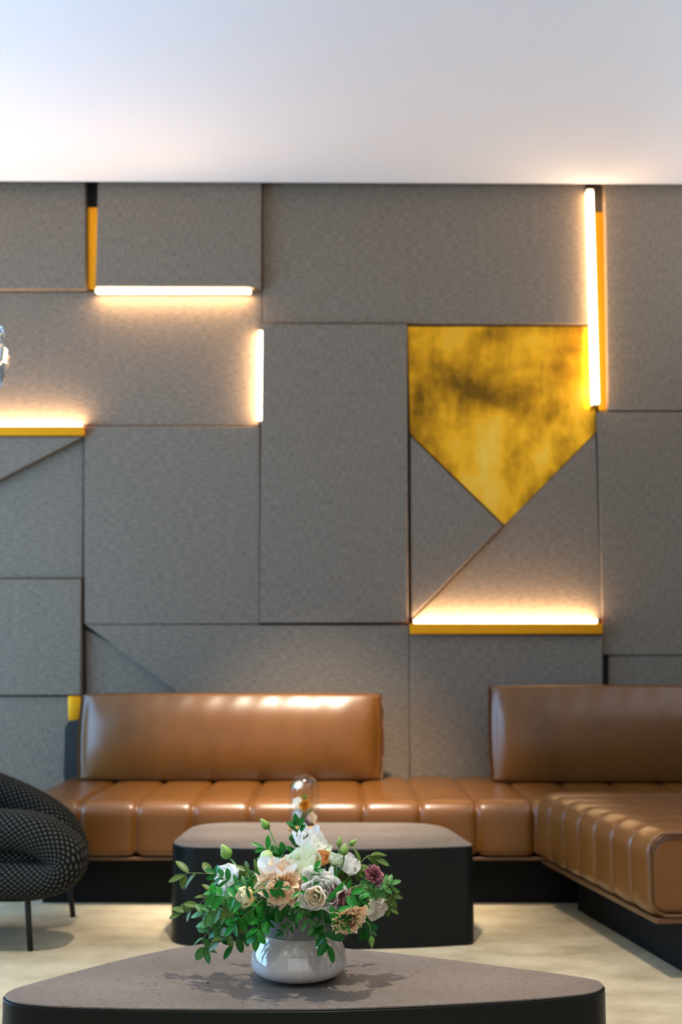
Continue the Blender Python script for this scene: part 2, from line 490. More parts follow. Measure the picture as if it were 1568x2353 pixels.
BOT = 2150   # below the floor line: clamps to the floor
H, V = M_FAB_H, M_FAB_V
panel(rc(-650, 340, 197, 664), .075, 'grey fabric wall panel at the upper left corner, left of the short brass slot', V)
panel([(219, 659), (600, 660), (601, 340), (227, 340)], .105, 'grey fabric wall panel under the ceiling, above the upper horizontal light bar', V)
panel([(604, 742), (1356, 744), (1344, 340), (604, 340)], .05, 'long grey fabric wall panel under the ceiling, above the brass pentagon', H)
panel(rc(-650, 670, 603, 978), .04, 'grey fabric wall panel lit by three warm light bars, upper left', H)
panel([(597, 1431), (939, 1431), (936, 744), (603, 744)], .085, 'tall grey fabric wall panel left of the brass pentagon', V)
panel([(-650, 1328), (-440, 1328), (190, 1003), (-650, 1003)], .095,
      'grey fabric wall panel cut on a diagonal beneath the left brass ledge', H)
panel([(-436, 1329), (190, 1329), (192, 1006)], .04, 'grey fabric wall panel shaded by the diagonal panel above it, far left', H)
panel(rc(-650, 1330, 186, 1598), .08, 'grey fabric wall panel at the left edge, above the small brass block', H)
panel([(-650, BOT), (185, BOT), (185, 1600), (-650, 1600)], .06, 'grey fabric wall panel behind the dark armchair, lowest at the left edge', V)
panel(rc(193, 979, 598, 1434), .065, 'square grey fabric wall panel left of the tall centre panel', H)
panel([(196, BOT), (1120, BOT), (196, 1445)], .03,
      'recessed triangular grey fabric wall panel just above the left backrest', H)
panel([(197, 1436), (943, 1978), (941, 1436)], .07, 'grey fabric wall panel with a diagonal lower edge above the left backrest', H)
panel([(944, BOT), (1389, BOT), (1386, 1458), (943, 1458)], .085, 'grey fabric wall panel below the right brass ledge, between the two backrests', H)
panel([(946, 1421), (1157, 1208), (944, 1002)], .075, 'triangular grey fabric wall panel under the left slope of the brass pentagon', V)
panel([(950, 1424), (1384, 1424), (1370, 996), (1160, 1208)], .05, 'grey fabric wall panel lit from below above the right brass ledge', H)
panel([(1397, 942), (2300, 942), (2300, 340), (1388, 340)], .06, 'grey fabric wall panel right of the tall vertical light bar', V)
panel([(1386, 1505), (2300, 1505), (2300, 946), (1373, 946)], .055, 'grey fabric wall panel at the right edge below the brass strip', V)
panel([(1402, BOT), (2300, BOT), (2300, 1507), (1400, 1507)], .045, 'grey fabric wall panel lowest at the right edge, above the right backrest', H)

# brass pieces on the wall
panel([(943, 997), (1160, 1207), (1371, 992), (1362, 750), (937, 750)], .03, 'large patinated brass pentagon pointing down', M_PLATE,
      'brass_plate', 'wall decoration', None, 0.002)
panel([(192, 665), (219, 665), (227, 476), (199, 476)], .03, 'short vertical brass strip between two panels, upper left', M_BRASS,
      'brass_strip', 'wall decoration', 'brass inlays of the wall', 0.002)
panel([(1376, 944), (1397, 944), (1388, 488), (1364, 488)], .035, 'long vertical brass strip beside the tall light bar, upper right', M_BRASS,
      'brass_strip', 'wall decoration', 'brass inlays of the wall', 0.002)
panel(rc(157, 1600, 185, 1655), .10, 'small brass block above the left end of the sofa', M_BRASS,
      'brass_block', 'wall decoration', 'brass inlays of the wall', 0.003)


def light_bar(pix, d0, d1, label, ledge=None, led_m=None):
    """warm LED bar; pix = (x0, y0, x1, y1) of its face, standing d0..d1 off the wall"""
    x0, y0, x1, y1 = pix
    a = at(x0, y1, Y=YW - d1); b = at(x1, y0, Y=YW - d1)
    c = at((x0 + x1) / 2, (y0 + y1) / 2, Y=YW - d1)
    w = b.x - a.x; h = b.z - a.z
    if h > w:
        w = (x1 - x0) * 0.00228
    root = thing('wall_light', label, 'wall light', (c.x, YW - d1, c.z), group='warm light bars of the panel wall')
    bm = bmesh.new()
    r = min(w, h) / 2
    k_ = (0.0025, 0) if w > h else (0, 0.0025)
    add_box(bm, -w / 2 + k_[0], w / 2 - k_[0], 0, d1 - d0, -h / 2 + k_[1], h / 2 - k_[1])
    obj('diffuser', bm, led_m or M_LED, root, bevel=r * 0.6)
    for s in (-1, 1):
        bm = bmesh.new()
        if w > h: add_box(bm, s * w / 2 - 0.002, s * w / 2 + 0.002, 0.001, d1 - d0, -h / 2, h / 2)
        else: add_box(bm, -w / 2, w / 2, 0.001, d1 - d0, s * h / 2 - 0.002, s * h / 2 + 0.002)
        obj('end_cap', bm, M_HOUSING, root, smooth=False)
    obj('housing', box_bm(-w / 2, w / 2, d1 - d0 + 0.001, d1 - 0.001, -h / 2, h / 2), M_HOUSING, root, smooth=False)
    if ledge:
        lx0, ly0, lx1, ly1, ld = ledge
        a = at(lx0, ly1, Y=YW - ld); b = at(lx1, ly0, Y=YW - ld)
        bm = box_bm(a.x - c.x, b.x - c.x, d1 - ld, d1 - 0.001, a.z - c.z, b.z - c.z)
        o = obj('ledge', bm, M_BRASS, root, bevel=0.003); o['label'] = 'brushed brass ledge under the bar'
    return root


light_bar((219, 663.5, 577, 670), .06, .10, 'warm light bar shining down under the upper left panel')
light_bar((594, 758, 602, 966), .042, .082, 'warm vertical light bar at the left edge of the tall centre panel')
light_bar((-650, 970.5, 190, 978), .042, .10, 'warm light bar on the brass ledge at the left edge', (-650, 979, 193, 1001, .11))
light_bar((951, 1422.5, 1374, 1431), .052, .108, 'warm light bar on the brass ledge below the brass pentagon', (943, 1433, 1386, 1457, .12))
o = light_bar((1356.5, 431, 1372.5, 926), .045, .10, 'tall warm vertical light bar right of the brass pentagon', led_m=M_LED_TALL)


# ------------------------------------------------------------------ sofa
def rounded_profile(depth, z0, z1, rt, rb, n=7):
    """open section of a cushion from back-top over the front to the bottom: (depth coordinate towards the viewer, z)"""
    pts = [(0.0, z1 - 0.015), (0.02, z1 - 0.003)]
    for i in range(1, 10): pts.append((0.02 + (depth - rt - 0.02) * i / 9, z1))
    for i in range(1, n + 1):
        a = PI / 2 * (1 - i / n); pts.append((depth - rt + rt * math.cos(a), z1 - rt + rt * math.sin(a)))
    for i in range(1, 6): pts.append((depth, z1 - rt + (z0 + rb - z1 + rt) * i / 5))
    for i in range(1, n + 1):
        a = -PI / 2 * i / n; pts.append((depth - rb + rb * math.cos(a), z0 + rb + rb * math.sin(a)))
    pts.append((0.02, z0))
    return pts


def channel_cushion(seams, prof, mapping, pinch=0.02, bulge=0.012, end_r=0.05):
    """cushion swept along a with rounded channels between seams; prof in (b, z); mapping(a, b) -> (x, y)"""
    n = len(prof)
    nor = []
    for i in range(n):
        p = prof[max(i - 1, 0)]; q = prof[min(i + 1, n - 1)]
        t = Vector((q[0] - p[0], q[1] - p[1])).normalized(); nor.append(Vector((-t.y, t.x)))
    if nor[n // 3].y < 0: nor = [-v for v in nor]
    zc = (max(p[1] for p in prof) + min(p[1] for p in prof)) / 2
    bm = bmesh.new(); rows = []
    first, last = seams[0], seams[-1]
    for s0, s1 in zip(seams[:-1], seams[1:]):
        K = 20
        for k in range(K + (1 if s1 == last else 0)):
            u = k / K
            u = u if False else (0.5 - 0.5 * math.cos(PI * u)) * 0.55 + u * 0.45
            a = s0 + (s1 - s0) * u
            dist = min(a - s0, s1 - a)
            off = bulge * (1 - (2 * u - 1) ** 2) - pinch * math.exp(-(dist / 0.011) ** 1.1)
            e = min(a - first, last - a)
            shrink = 0.0
            if e < end_r: shrink = end_r - math.sqrt(max(0, end_r ** 2 - (end_r - e) ** 2))
            row = []
            for i, (b, z) in enumerate(prof):
                # the crease flattens out towards the hidden back and bottom
                w = 1.0
                o = nor[i] * (off * w - shrink * 0.8)
                x, y = mapping(a, b + o.x)
                row.append(bm.verts.new((x, y, z + o.y)))
            rows.append(row)
    for A, B in zip(rows[:-1], rows[1:]):
        for i in range(n - 1): bm.faces.new((A[i], A[i + 1], B[i + 1], B[i]))
        bm.faces.new((A[n - 1], A[0], B[0], B[n - 1]))
    bm.faces.new(rows[0][::-1]); bm.faces.new(rows[-1])
    return bm


ZS, ZB = 0.43, 0.205                 # seat top, cushion bottom
YFRONT = 4.86                        # front face of the bench

YBACK = 5.86
sofa = thing('leather_sofa', 'long cognac leather bench sofa along the panel wall', 'sofa', (0.2, 5.4, 0))


def local(root, bm):
    bmesh.ops.translate(bm, verts=bm.verts[:], vec=-Vector(root.location)); return bm


XS0, XS1 = -1.385, 2.22
seams = [XS0] + [-1.098 + 0.2385 * k for k in range(0, 14)] + [XS1]
bm = channel_cushion(seams, rounded_profile(YBACK - YFRONT, ZB, ZS, 0.06, 0.03), lambda a, b: (a, YBACK - b), pinch=0.016, bulge=0.003)
obj('seat_cushion', local(sofa, bm), M_LEATHER, sofa)
obj('base_board', local(sofa, box_bm(XS0 + 0.015, XS1 - 0.01, YFRONT + 0.008, YBACK, ZB - 0.016, ZB - 0.002)), M_PIPING, sofa, bevel=0.005)
o = obj('plinth', local(sofa, box_bm(XS0 + 0.12, XS1 - 0.1, YFRONT + 0.10, YBACK - 0.02, 0.0, ZB - 0.028)), M_BLACK, sofa, smooth=False)
o['label'] = 'black recessed plinth'


def pillow_bm(w, h, t, edge=0.40):
    """upholstered back bolster: crisp outline, softly swollen faces; x across, y depth, z up"""
    bm = bmesh.new()
    nx, nz = 60, 18
    def pos(i, j, side):
        u = -1 + 2 * i / nx; v = -1 + 2 * j / nz
        swell = ((1 - abs(u) ** 9) * (1 - abs(v) ** 2.4))
        th = t / 2 * (edge * min(1, (1 - abs(u) ** 30) * 1.0 + 0.0) + (1 - edge) * swell)
        x = u * w / 2 * (1 + 0.012 * (1 - v * v) - 0.006)
        z = v * h / 2 * (1 + 0.03 * (1 - u ** 6) - 0.02)
        wr = 0.0012 * math.sin(x * 46 + 1.6 * math.sin(z * 17)) * max(0, v + 0.4) * (1 - u ** 8)
        return (x, side * (th + (wr if side < 0 else 0)), z)
    G = {}
    for side in (-1, 1):
        for i in range(nx + 1):
            for j in range(nz + 1): G[(side, i, j)] = bm.verts.new(pos(i, j, side))
        for i in range(nx):
            for j in range(nz):
                bm.faces.new((G[(side, i, j)], G[(side, i + 1, j)], G[(side, i + 1, j + 1)], G[(side, i, j + 1)]))
    rim = [(i, 0) for i in range(nx)] + [(nx, j) for j in range(nz)] + [(i, nz) for i in range(nx, 0, -1)] + [(0, j) for j in range(nz, 0, -1)]
    # rounded rim: one extra loop pushed outward
    mid = []
    for (i, j) in rim:
        a = Vector(G[(-1, i, j)].co); b = Vector(G[(1, i, j)].co); c = (a + b) / 2
        out = Vector((0, 0, 0))
        if i == 0: out.x -= 1
        if i == nx: out.x += 1
        if j == 0: out.z -= 1
        if j == nz: out.z += 1
        lp = []
        for s in (0.12, 0.5, 0.88):
            lp.append(bm.verts.new(a.lerp(b, s) + out * (0.012 if s != 0.5 else 0.018)))
        mid.append(lp)
    m_ = len(rim)
    for k in range(m_):
        k2 = (k + 1) % m_
        a, b = G[(-1, *rim[k])], G[(-1, *rim[k2])]
        c, d = G[(1, *rim[k])], G[(1, *rim[k2])]
        bm.faces.new((a, b, mid[k2][0], mid[k][0]))
        bm.faces.new((mid[k][0], mid[k2][0], mid[k2][1], mid[k][1]))
        bm.faces.new((mid[k][1], mid[k2][1], mid[k2][2], mid[k][2]))
        bm.faces.new((mid[k][2], mid[k2][2], d, c))
    return bm


def backrest(px0, px1, py0, py1, yf, t, lean):
    a = at(px0, py1, Y=yf); b = at(px1, py0, Y=yf)
    w = b.x - a.x - 0.03; h = b.z - (ZS + 0.004)
    bm = pillow_bm(w, h - 0.02, t)
    bmesh.ops.rotate(bm, verts=bm.verts[:], cent=(0, 0, 0), matrix=Matrix.Rotation(-math.radians(lean), 3, 'X'))
    bmesh.ops.translate(bm, verts=bm.verts[:], vec=((a.x + b.x) / 2, yf + t / 2, ZS + 0.010 + h / 2))
    return obj('backrest', local(sofa, bm), M_LEATHER, sofa)


backrest(170, 881, 1601, 1786, 5.57, 0.17, 4)
backrest(1132, 1760, 1583, 1786, 5.50, 0.17, 4)


def slab_xz(poly, y0, y1):
    return prism(poly, y0, y1, 0.006)


def rounded_rect(x0, z0, x1, z1, r, n=6):
    pts = []
    for cx, cz, a0 in ((x1 - r, z1 - r, 0), (x0 + r, z1 - r, 90), (x0 + r, z0 + r, 180), (x1 - r, z0 + r, 270)):
        for i in range(n + 1):
            a = math.radians(a0 + 90 * i / n); pts.append((cx + r * math.cos(a), cz + r * math.sin(a)))
    return pts


for px0, px1, py0 in ((148, 868, 1655), (1140, 1700, 1660)):
    a = at(px0, 1790, Y=5.78); b = at(px1, py0, Y=5.78)
    o = obj('back_support', local(sofa, slab_xz(rounded_rect(a.x, ZS - 0.03, b.x, b.z, 0.04), 5.76, 5.85)), M_SUPPORT, sofa)
    o['label'] = 'dark grey back support'

# chaise, turned slightly away from the bench
_bl = at(1222, 1966, Z=0.19).xy; _fl = at(1499, 2120, Z=0.19).xy
Q = {'bl': Vector((_bl.x, 4.845)), 'br': Vector((_bl.x + 1.22, 4.845)), 'fl': _fl, 'fr': _fl + Vector((1.2, 0.13))}
chaise = thing('leather_chaise', 'cognac leather chaise jutting toward the viewer at right', 'sofa', (1.5, 4.2, 0))
LC = 1.36; WC = 1.2; ZSC = 0.472


def qmap(a, b):      # a: 0 back .. LC front, b: 0 right .. WC left
    u = a / LC; v = b / WC
    p = (Q['br'].lerp(Q['fr'], u)).lerp(Q['bl'].lerp(Q['fl'], u), v)
    return (p.x, p.y)


cs = [0.0, 0.19, 0.385, 0.58, 0.775, 0.97, 1.165, LC]
bm = channel_cushion(cs, rounded_profile(WC, ZB, ZSC, 0.075, 0.04), qmap, pinch=0.006, bulge=0.004, end_r=0.03)
obj('seat_cushion', local(chaise, bm), M_LEATHER, chaise)
# end panel with its piping
bm = bmesh.new()
loop = []
rr_ = rounded_rect(0.005, ZB + 0.004, WC + 0.002, ZSC - 0.004, 0.06)
for b, z in rr_:
    x, y = qmap(LC + 0.004, b); loop.append((x, y, z))
add_tube(bm, loop + [loop[0]], 0.0055, 8, False)
o = obj('piping', local(chaise, bm), M_PIPING, chaise); o['label'] = 'corded seam around the end of the cushion'


def qbox(a0, a1, b0, b1, z0, z1):
    bm = bmesh.new()
    vs = [bm.verts.new((*qmap(a, b), z)) for z in (z0, z1) for b in (b0, b1) for a in (a0, a1)]
    for f in ((0, 1, 3, 2), (4, 6, 7, 5), (0, 4, 5, 1), (2, 3, 7, 6), (0, 2, 6, 4), (1, 5, 7, 3)): bm.faces.new([vs[i] for i in f])
    return bm


obj('base_board', local(chaise, qbox(0.02, LC + 0.006, 0.01, WC - 0.012, ZB - 0.020, ZB - 0.002)), M_PIPING, chaise, bevel=0.004)
o = obj('plinth', local(chaise, qbox(0.02, LC - 0.05, 0.12, WC - 0.155, 0.0, ZB - 0.028)), M_BLACK, chaise, smooth=False)
o['label'] = 'black recessed plinth'

# ------------------------------------------------------------------ tables
TZ = 0.35


def round_poly(pts, radii, n=10, bulge=None):
    """polygon with rounded corners and gently bowed sides"""
    out = []
    m_ = len(pts)
    for i in range(m_):
        p = Vector(pts[i]); a = Vector(pts[i - 1]); b = Vector(pts[(i + 1) % m_])
        r = radii[i]
        d1 = (a - p).normalized(); d2 = (b - p).normalized()
        ang = d1.angle(d2); t = min(r / math.tan(ang / 2), 0.47 * min((a - p).length, (b - p).length))
        s = p + d1 * t; e = p + d2 * t
        for k in range(n + 1):
            q = k / n; out.append(s * (1 - q) ** 2 * 1 + p * 2 * q * (1 - q) + e * q * q)
        if bulge and bulge[i]:
            e2 = Vector(pts[(i + 1) % m_]); nn = (e2 - p).normalized(); nn = Vector((nn.y, -nn.x))
            r2 = radii[(i + 1) % m_]
            f_ = e; g_ = e2 + (p - e2).normalized() * min(r2, 0.4 * (e2 - p).length)
            for k in range(1, 12):
                q = k / 12; out.append(f_.lerp(g_, q) + nn * bulge[i] * 4 * q * (1 - q))
    return out


def table(name, label, outline, h, cx, cy, top_t=0.012):
    root = thing(name, label, 'coffee table', (cx, cy, 0), group='low black coffee tables')
    pts = [Vector((p.x - cx, p.y - cy)) for p in outline]
    def shrink(k): return [p - p.normalized() * k for p in pts]
    def pr(pp, z0, z1):
        bm = bmesh.new()
        a = [bm.verts.new((p.x, p.y, z0)) for p in pp]; b = [bm.verts.new((p.x, p.y, z1)) for p in pp]
        bm.faces.new(a[::-1]); bm.faces.new(b)
        for i in range(len(pp)): bm.faces.new((a[i], a[(i + 1) % len(pp)], b[(i + 1) % len(pp)], b[i]))
        return bm
    o = obj('body', pr(pts, 0.004, h - 0.005), M_TSIDE, root, smooth=True, bevel=0.002)
    o['label'] = 'black curved side wall'
    o = obj('tabletop', pr(shrink(0.004), h - 0.004, h), M_TTOP, root, smooth=True, bevel=0.001)
    o['label'] = 'speckled brown grey top'
    return root


def px_outline(pix, z): return [Vector(at(x, y, Z=z).xy) for x, y in pix]


def closed_spline(pts, n=8):
    P = pts; m_ = len(P); out = []
    for i in range(m_):
        a, b, c, d = P[i - 1], P[i], P[(i + 1) % m_], P[(i + 2) % m_]
        for j in range(n):
            t = j / n
            out.append(0.5 * ((2 * b) + (c - a) * t + (2 * a - 5 * b + 4 * c - d) * t * t + (3 * b - a - 3 * c + d) * t ** 3))
    return out


# corners of the two tops, worked out from where their edges meet
back_pts = [at(x, y, Z=TZ).xy for x, y in ((1094, 1944), (1010, 1890), (452, 1889), (378, 1947))]
ob = round_poly([Vector(p) for p in back_pts], [0.05, 0.22, 0.20, 0.16], bulge=[0.0, 0.0, 0.0, 0.05])
bc = sum((Vector(p) for p in back_pts), Vector((0, 0))) / 4
table('coffee_table', 'low black coffee table behind the flowers, carrying the glass dome', ob, TZ, bc.x, bc.y)
fo = px_outline(((1391, 2264), (1384, 2256), (1366, 2250), (1300, 2239), (1200, 2225.5), (1100, 2212.5), (1000, 2200), (900, 2188.5), (800, 2178.5), (720, 2170),
                 (660, 2164), (600, 2161), (540, 2161.5), (480, 2166), (400, 2178), (300, 2199), (200, 2224), (100, 2251), (40, 2268), (14, 2279), (7, 2287), (13, 2295),
                 (36, 2303), (100, 2310), (200, 2314.5), (400, 2318), (690, 2319), (850, 2315), (1000, 2308.5), (1200, 2297), (1300, 2288.5), (1360, 2281), (1384, 2273)), TZ)
of = closed_spline(fo, 5)
fc = Vector((-0.10, 2.55))
table('coffee_table', 'near three-cornered black coffee table, carrying the vase of flowers', of, TZ, fc.x, fc.y)

# ------------------------------------------------------------------ vase and flowers
VB = at(687, 2243, Z=TZ); VX, VY = VB.x, VB.y
S = at(688, 2200, Y=VY).x - at(687, 2200, Y=VY).x      # metres per pixel at the vase
vase = thing('flower_vase', 'squat glossy grey ceramic vase with a matt upper band', 'vase', (VX, VY, TZ))
zb = lambda py: at(687, py, Y=VY).z - TZ
z_band = zb(2141); z_rim = zb(2092); z_wide = zb(2212)
outer = [(0.0, 0.0), (0.046, 0.0), (0.058, 0.0015), (0.078, 0.005), (0.093, 0.0115), (0.1015, 0.020), (0.1045, 0.030), (0.1040, 0.042),
         (0.0995, 0.060), (0.0920, 0.077), (0.0810, z_band)]
bm = bmesh.new()
prof = spline([Vector((r, 0, z)) for r, z in outer[2:]], 4)
add_lathe(bm, outer[:2] + [(p.x, p.z) for p in prof] + [(0.078, z_band), (0.088, 0.07), (0.09, 0.035), (0.06, 0.014), (0.0, 0.012)], 72)
obj('body', bm, M_GLAZE, vase)['label'] = 'glossy pale grey glaze'
bm = bmesh.new()
add_lathe(bm, [(0.0808, z_band + 0.0005), (0.0765, z_band + 0.012), (0.072, z_rim - 0.004), (0.0705, z_rim), (0.067, z_rim), (0.0665, z_rim - 0.01), (0.0755, z_band + 0.0005), (0.0808, z_band + 0.0005)], 72)
obj('rim_band', bm, M_RIM, vase)['label'] = 'matt dark grey upper band'
MOUTH = Vector((VX, VY, TZ + z_rim))


def head_frame(d):
    return Vector(d).normalized().to_track_quat('Z', 'Y').to_matrix()


def petal(bm, uvl, phi, prof, arc, ruff, nfreq, teeth=0.0, ns=9, nt=7, thick=0):
    """one cupped petal: prof = three (r, z) control points base..tip"""
    (r0, z0), (r1, z1), (r2, z2) = prof
    G = []
    ph = random.uniform(0, 6.28)
    for j in range(nt + 1):
        t = j / nt
        r = r0 * (1 - t) ** 2 + r1 * 2 * t * (1 - t) + r2 * t * t
        z = z0 * (1 - t) ** 2 + z1 * 2 * t * (1 - t) + z2 * t * t
        wd = (0.30 + 0.70 * t) if teeth else (0.62 + 0.38 * math.sin(PI * (0.08 + 0.62 * t)))
        row = []
        for i in range(ns + 1):
            s = -1 + 2 * i / ns
            a = phi + s * arc * wd
            rr = r * (1 + (0.05 if teeth else -0.07) * s * s) + ruff * t * t * math.sin(nfreq * s + ph) + 0.3 * ruff * t * math.sin(2.3 * nfreq * s + 2 * ph)
            zz = z - abs(s) ** 2.6 * t * (abs(z2 - z0) + (r2 - r0) * 0.4) * (0.12 if teeth else 0.34) + 0.6 * ruff * t ** 3 * math.cos(nfreq * 1.3 * s + ph)
            if teeth and j == nt: zz += teeth * (1 if i % 2 else -1); rr += teeth * 0.7 * (1 if i % 2 else -1)
            row.append((bm.verts.new((rr * math.cos(a), rr * math.sin(a), zz)), i / ns, t))
        G.append(row)
    for j in range(nt):
        for i in range(ns):
            q = (G[j][i], G[j][i + 1], G[j + 1][i + 1], G[j + 1][i])
            f = bm.faces.new([v[0] for v in q])
            for lp, v in zip(f.loops, q): lp[uvl].uv = (v[1], v[2])


def rose_bm(R, openness=1.0, ruff=0.10, petals=(3, 4, 5, 6)):
    """cup of broad overlapping petals, tight in the heart, flaring at the lip"""
    bm = bmesh.new(); uvl = bm.loops.layers.uv.new('UVMap')
    n = len(petals)
    off = random.uniform(0, 6)
    for k, c in enumerate(petals):
        q = k / max(1, n - 1)
        rt = R * (0.20 + 0.84 * q * openness); h = R * (0.95 - 0.26 * q * openness)
        rm = R * (0.26 + 0.80 * q * (0.75 + 0.25 * openness))
        for i in range(c):
            petal(bm, uvl, off + 2 * PI * (i + 0.5 * (k % 2)) / c + random.uniform(-.2, .2),
                  [(R * 0.08, -R * 0.16), (rm * random.uniform(.95, 1.1), -R * 0.12 + R * 0.15 * (1 - q)), (rt * random.uniform(.9, 1.12), h * random.uniform(.86, 1.10))],
                  min(1.5, 4.5 / c), R * ruff * (0.5 + q), 3.4, ns=12, nt=8)
    return bm


def carnation_bm(R, layers=6, dens=6):
    """dome of many frilled, toothed petals"""
    bm = bmesh.new(); uvl = bm.loops.layers.uv.new('UVMap')
    for k in range(layers):
        q = k / (layers - 1)
        c = 3 + int(dens * q)
        for i in range(c):
            rt = R * (0.18 + 0.86 * q) * random.uniform(.85, 1.1)
            h = R * (0.72 - 0.62 * q ** 1.6) * random.uniform(.85, 1.12)
            petal(bm, uvl, 2 * PI * i / c + k * 1.1 + random.uniform(-.25, .25), [(R * 0.05, -R * 0.45), (R * (0.06 + 0.28 * q), h * 0.75), (rt, h)],
                  min(1.2, 4.2 / c), R * 0.11, 5.0, R * 0.022, 16, 7)
    return bm


def bud_bm(R, Lg):
    bm = bmesh.new(); uvl = bm.loops.layers.uv.new('UVMap')
    prof = [(0.0, 0), (0.55, .06), (0.95, .22), (1.0, .38), (0.82, .58), (0.5, .78), (0.30, .92), (0.12, 1.0), (0, 1.02)]
    rings = []
    sg = 14
    for r, z in prof:
        rings.append([bm.verts.new((R * max(r, .01) * (1 + .10 * math.sin(3 * 2 * PI * k / sg + z * 4)) * math.cos(2 * PI * k / sg + z * 1.2),
                                    R * max(r, .01) * (1 + .10 * math.sin(3 * 2 * PI * k / sg + z * 4)) * math.sin(2 * PI * k / sg + z * 1.2), z * Lg)) for k in range(sg)])
    for (A, za), (B, zb_) in zip(list(zip(rings, prof))[:-1], list(zip(rings, prof))[1:]):
        for k in range(sg):
            k2 = (k + 1) % sg
            f = bm.faces.new((A[k], A[k2], B[k2], B[k]))
            for lp, v in zip(f.loops, (za[1], za[1], zb_[1], zb_[1])): lp[uvl].uv = (0.25, min(1, v))
    return bm


def leaf(bm, uvl, p, d, nrm, Lg, W, curl=0.25, fold=0.25, n=8):
    """pointed oval leaf from p along d, blade facing nrm"""
    d = Vector(d).normalized(); nrm = Vector(nrm)
    side = d.cross(nrm)
    if side.length < 1e-3: side = d.cross(Vector((0.3, -0.8, 0.5)))
    side.normalize(); up = side.cross(d).normalized()
    G = []
    for j in range(n + 1):
        t = j / n
        w = W * (math.sin(PI * t ** 0.92) ** 0.62) * 0.5 if 0 < t < 1 else 0.0004
        c = Vector(p) + d * (Lg * t) - up * (curl * Lg * t * t)
        row = []
        for i, s in enumerate((-1, -0.5, 0, 0.5, 1)):
            row.append((bm.verts.new(c + side * (w * s) + up * (abs(s) * w * fold)), i / 4, t))
        G.append(row)
    for j in range(n):
        for i in range(4):
            q = (G[j][i], G[j][i + 1], G[j + 1][i + 1], G[j + 1][i])
            f = bm.faces.new([v[0] for v in q])
            for lp, v in zip(f.loops, q): lp[uvl].uv = (v[1], v[2])


def sepals(R, n=5, Lg=1.0):
    bm = bmesh.new(); uvl = bm.loops.layers.uv.new('UVMap')
    add = []
    for i in range(n):
        a = 2 * PI * i / n
        d = Vector((math.cos(a), math.sin(a), 0.75 if Lg == 1.0 else -0.12))
        leaf(bm, uvl, (0, 0, -R * 0.08), d, Vector((-math.cos(a), -math.sin(a), 1.2)), R * Lg, R * 0.26, -0.35 if Lg == 1.0 else -0.1, 0.2, 6)
    return bm


def vpt(px, py, dy):
    """point of the bouquet: pixel of the photograph, dy metres behind (+) or before (-) the vase's centre"""
    return at(px, py, Y=VY + dy)


def stem_to_mouth(p, d, via=None):
    m0 = MOUTH + Vector((random.uniform(-.03, .03), random.uniform(-.03, .03), -0.03))
    back = Vector(p) - Vector(d).normalized() * 0.06
    if via is not None: return spline([p, via, (Vector(via) + m0) / 2 + Vector((0, 0, .01)), m0], 6)
    return spline([p, back, m0.lerp(back, 0.4) + Vector((0, 0, 0.01)), m0], 5)


def flower(name, label, px, py, dy, Rpx, d, kind, m, openness=1.0, stem_r=0.0022, petals=(3, 4, 5, 6), ruff=0.10, via=None, group='cut flowers in the vase', Lb=None):
    R = Rpx * S * (1.12 if kind == 'rose' else 1.0)
    p = vpt(px, py, dy)
    fr = head_frame(d)
    root = thing(name, label, 'flower', p, group=group)
    dn = Vector(d).normalized()
    if kind == 'rose': bm = rose_bm(R, openness, ruff, petals)
    elif kind == 'carnation': bm = carnation_bm(R)
    else: bm = bud_bm(R, Lb or R * 2.6)
    sh = Vector((0, 0, -R * 0.45 if kind != 'bud' else -(Lb or R * 2.6) * 0.5))
    bmesh.ops.translate(bm, verts=bm.verts[:], vec=sh)
    bmesh.ops.rotate(bm, verts=bm.verts[:], cent=(0, 0, 0), matrix=fr)
    obj('bud' if kind == 'bud' else 'petals', bm, m, root, subsurf=1)
    sb = sepals(R if kind != 'bud' else R * 1.9, 5, 1.0 if kind == 'bud' else 0.62)
    bmesh.ops.translate(sb, verts=sb.verts[:], vec=sh)
    bmesh.ops.rotate(sb, verts=sb.verts[:], cent=(0, 0, 0), matrix=fr)
    obj('sepals', sb, G_PALE if kind != 'bud' else P_BUD, root)
    base = p + fr @ sh
    if via is not None: via = vpt(*via)
    pts = [q - p for q in stem_to_mouth(base, d, via)]
    bm = bmesh.new(); add_tube(bm, pts, stem_r, 7)
    obj('stem', bm, G_STEM, root)
    return root


FL = flower
FL('lisianthus', 'white lisianthus bloom at the top of the bouquet', 714, 1926, 0.00, 33, (0.25, -0.45, 0.85), 'rose', P_WHITE, 0.95, petals=(3, 4, 5), ruff=0.14)
FL('lisianthus', 'greenish white lisianthus cup just below the topmost white bloom', 700, 1975, -0.07, 37, (0.05, -0.45, 0.9), 'rose', P_GREENW, 0.85, petals=(3, 4, 5), ruff=0.10)
FL('lisianthus', 'white lisianthus bloom facing left at the left of the bouquet', 522, 2010, -0.02, 31, (-0.75, -0.45, 0.35), 'rose', P_WHITE, 0.75, petals=(3, 4, 5), ruff=0.08)
FL('lisianthus', 'large open white lisianthus with a cream heart, front centre', 738, 2044, -0.13, 42, (-0.12, -0.85, 0.40), 'rose', P_WHITE, 1.0, petals=(4, 5, 5, 6), ruff=0.15)
FL('rose', 'cream rose heart nested inside the large open white bloom', 724, 2060, -0.165, 24, (-0.25, -0.92, 0.05), 'rose', P_CREAM, 0.75, petals=(3, 4, 5), ruff=0.06)
FL('lisianthus', 'white lisianthus bloom at the upper right, beside the green buds', 803, 1982, -0.03, 29, (0.55, -0.35, 0.75), 'rose', P_WHITE, 0.7, petals=(3, 4, 4), ruff=0.08)
FL('lisianthus', 'cream white lisianthus turned down at the far right', 866, 2088, -0.03, 27, (0.55, -0.55, -0.45), 'rose', P_CREAM, 0.8, petals=(3, 4, 5), ruff=0.10)
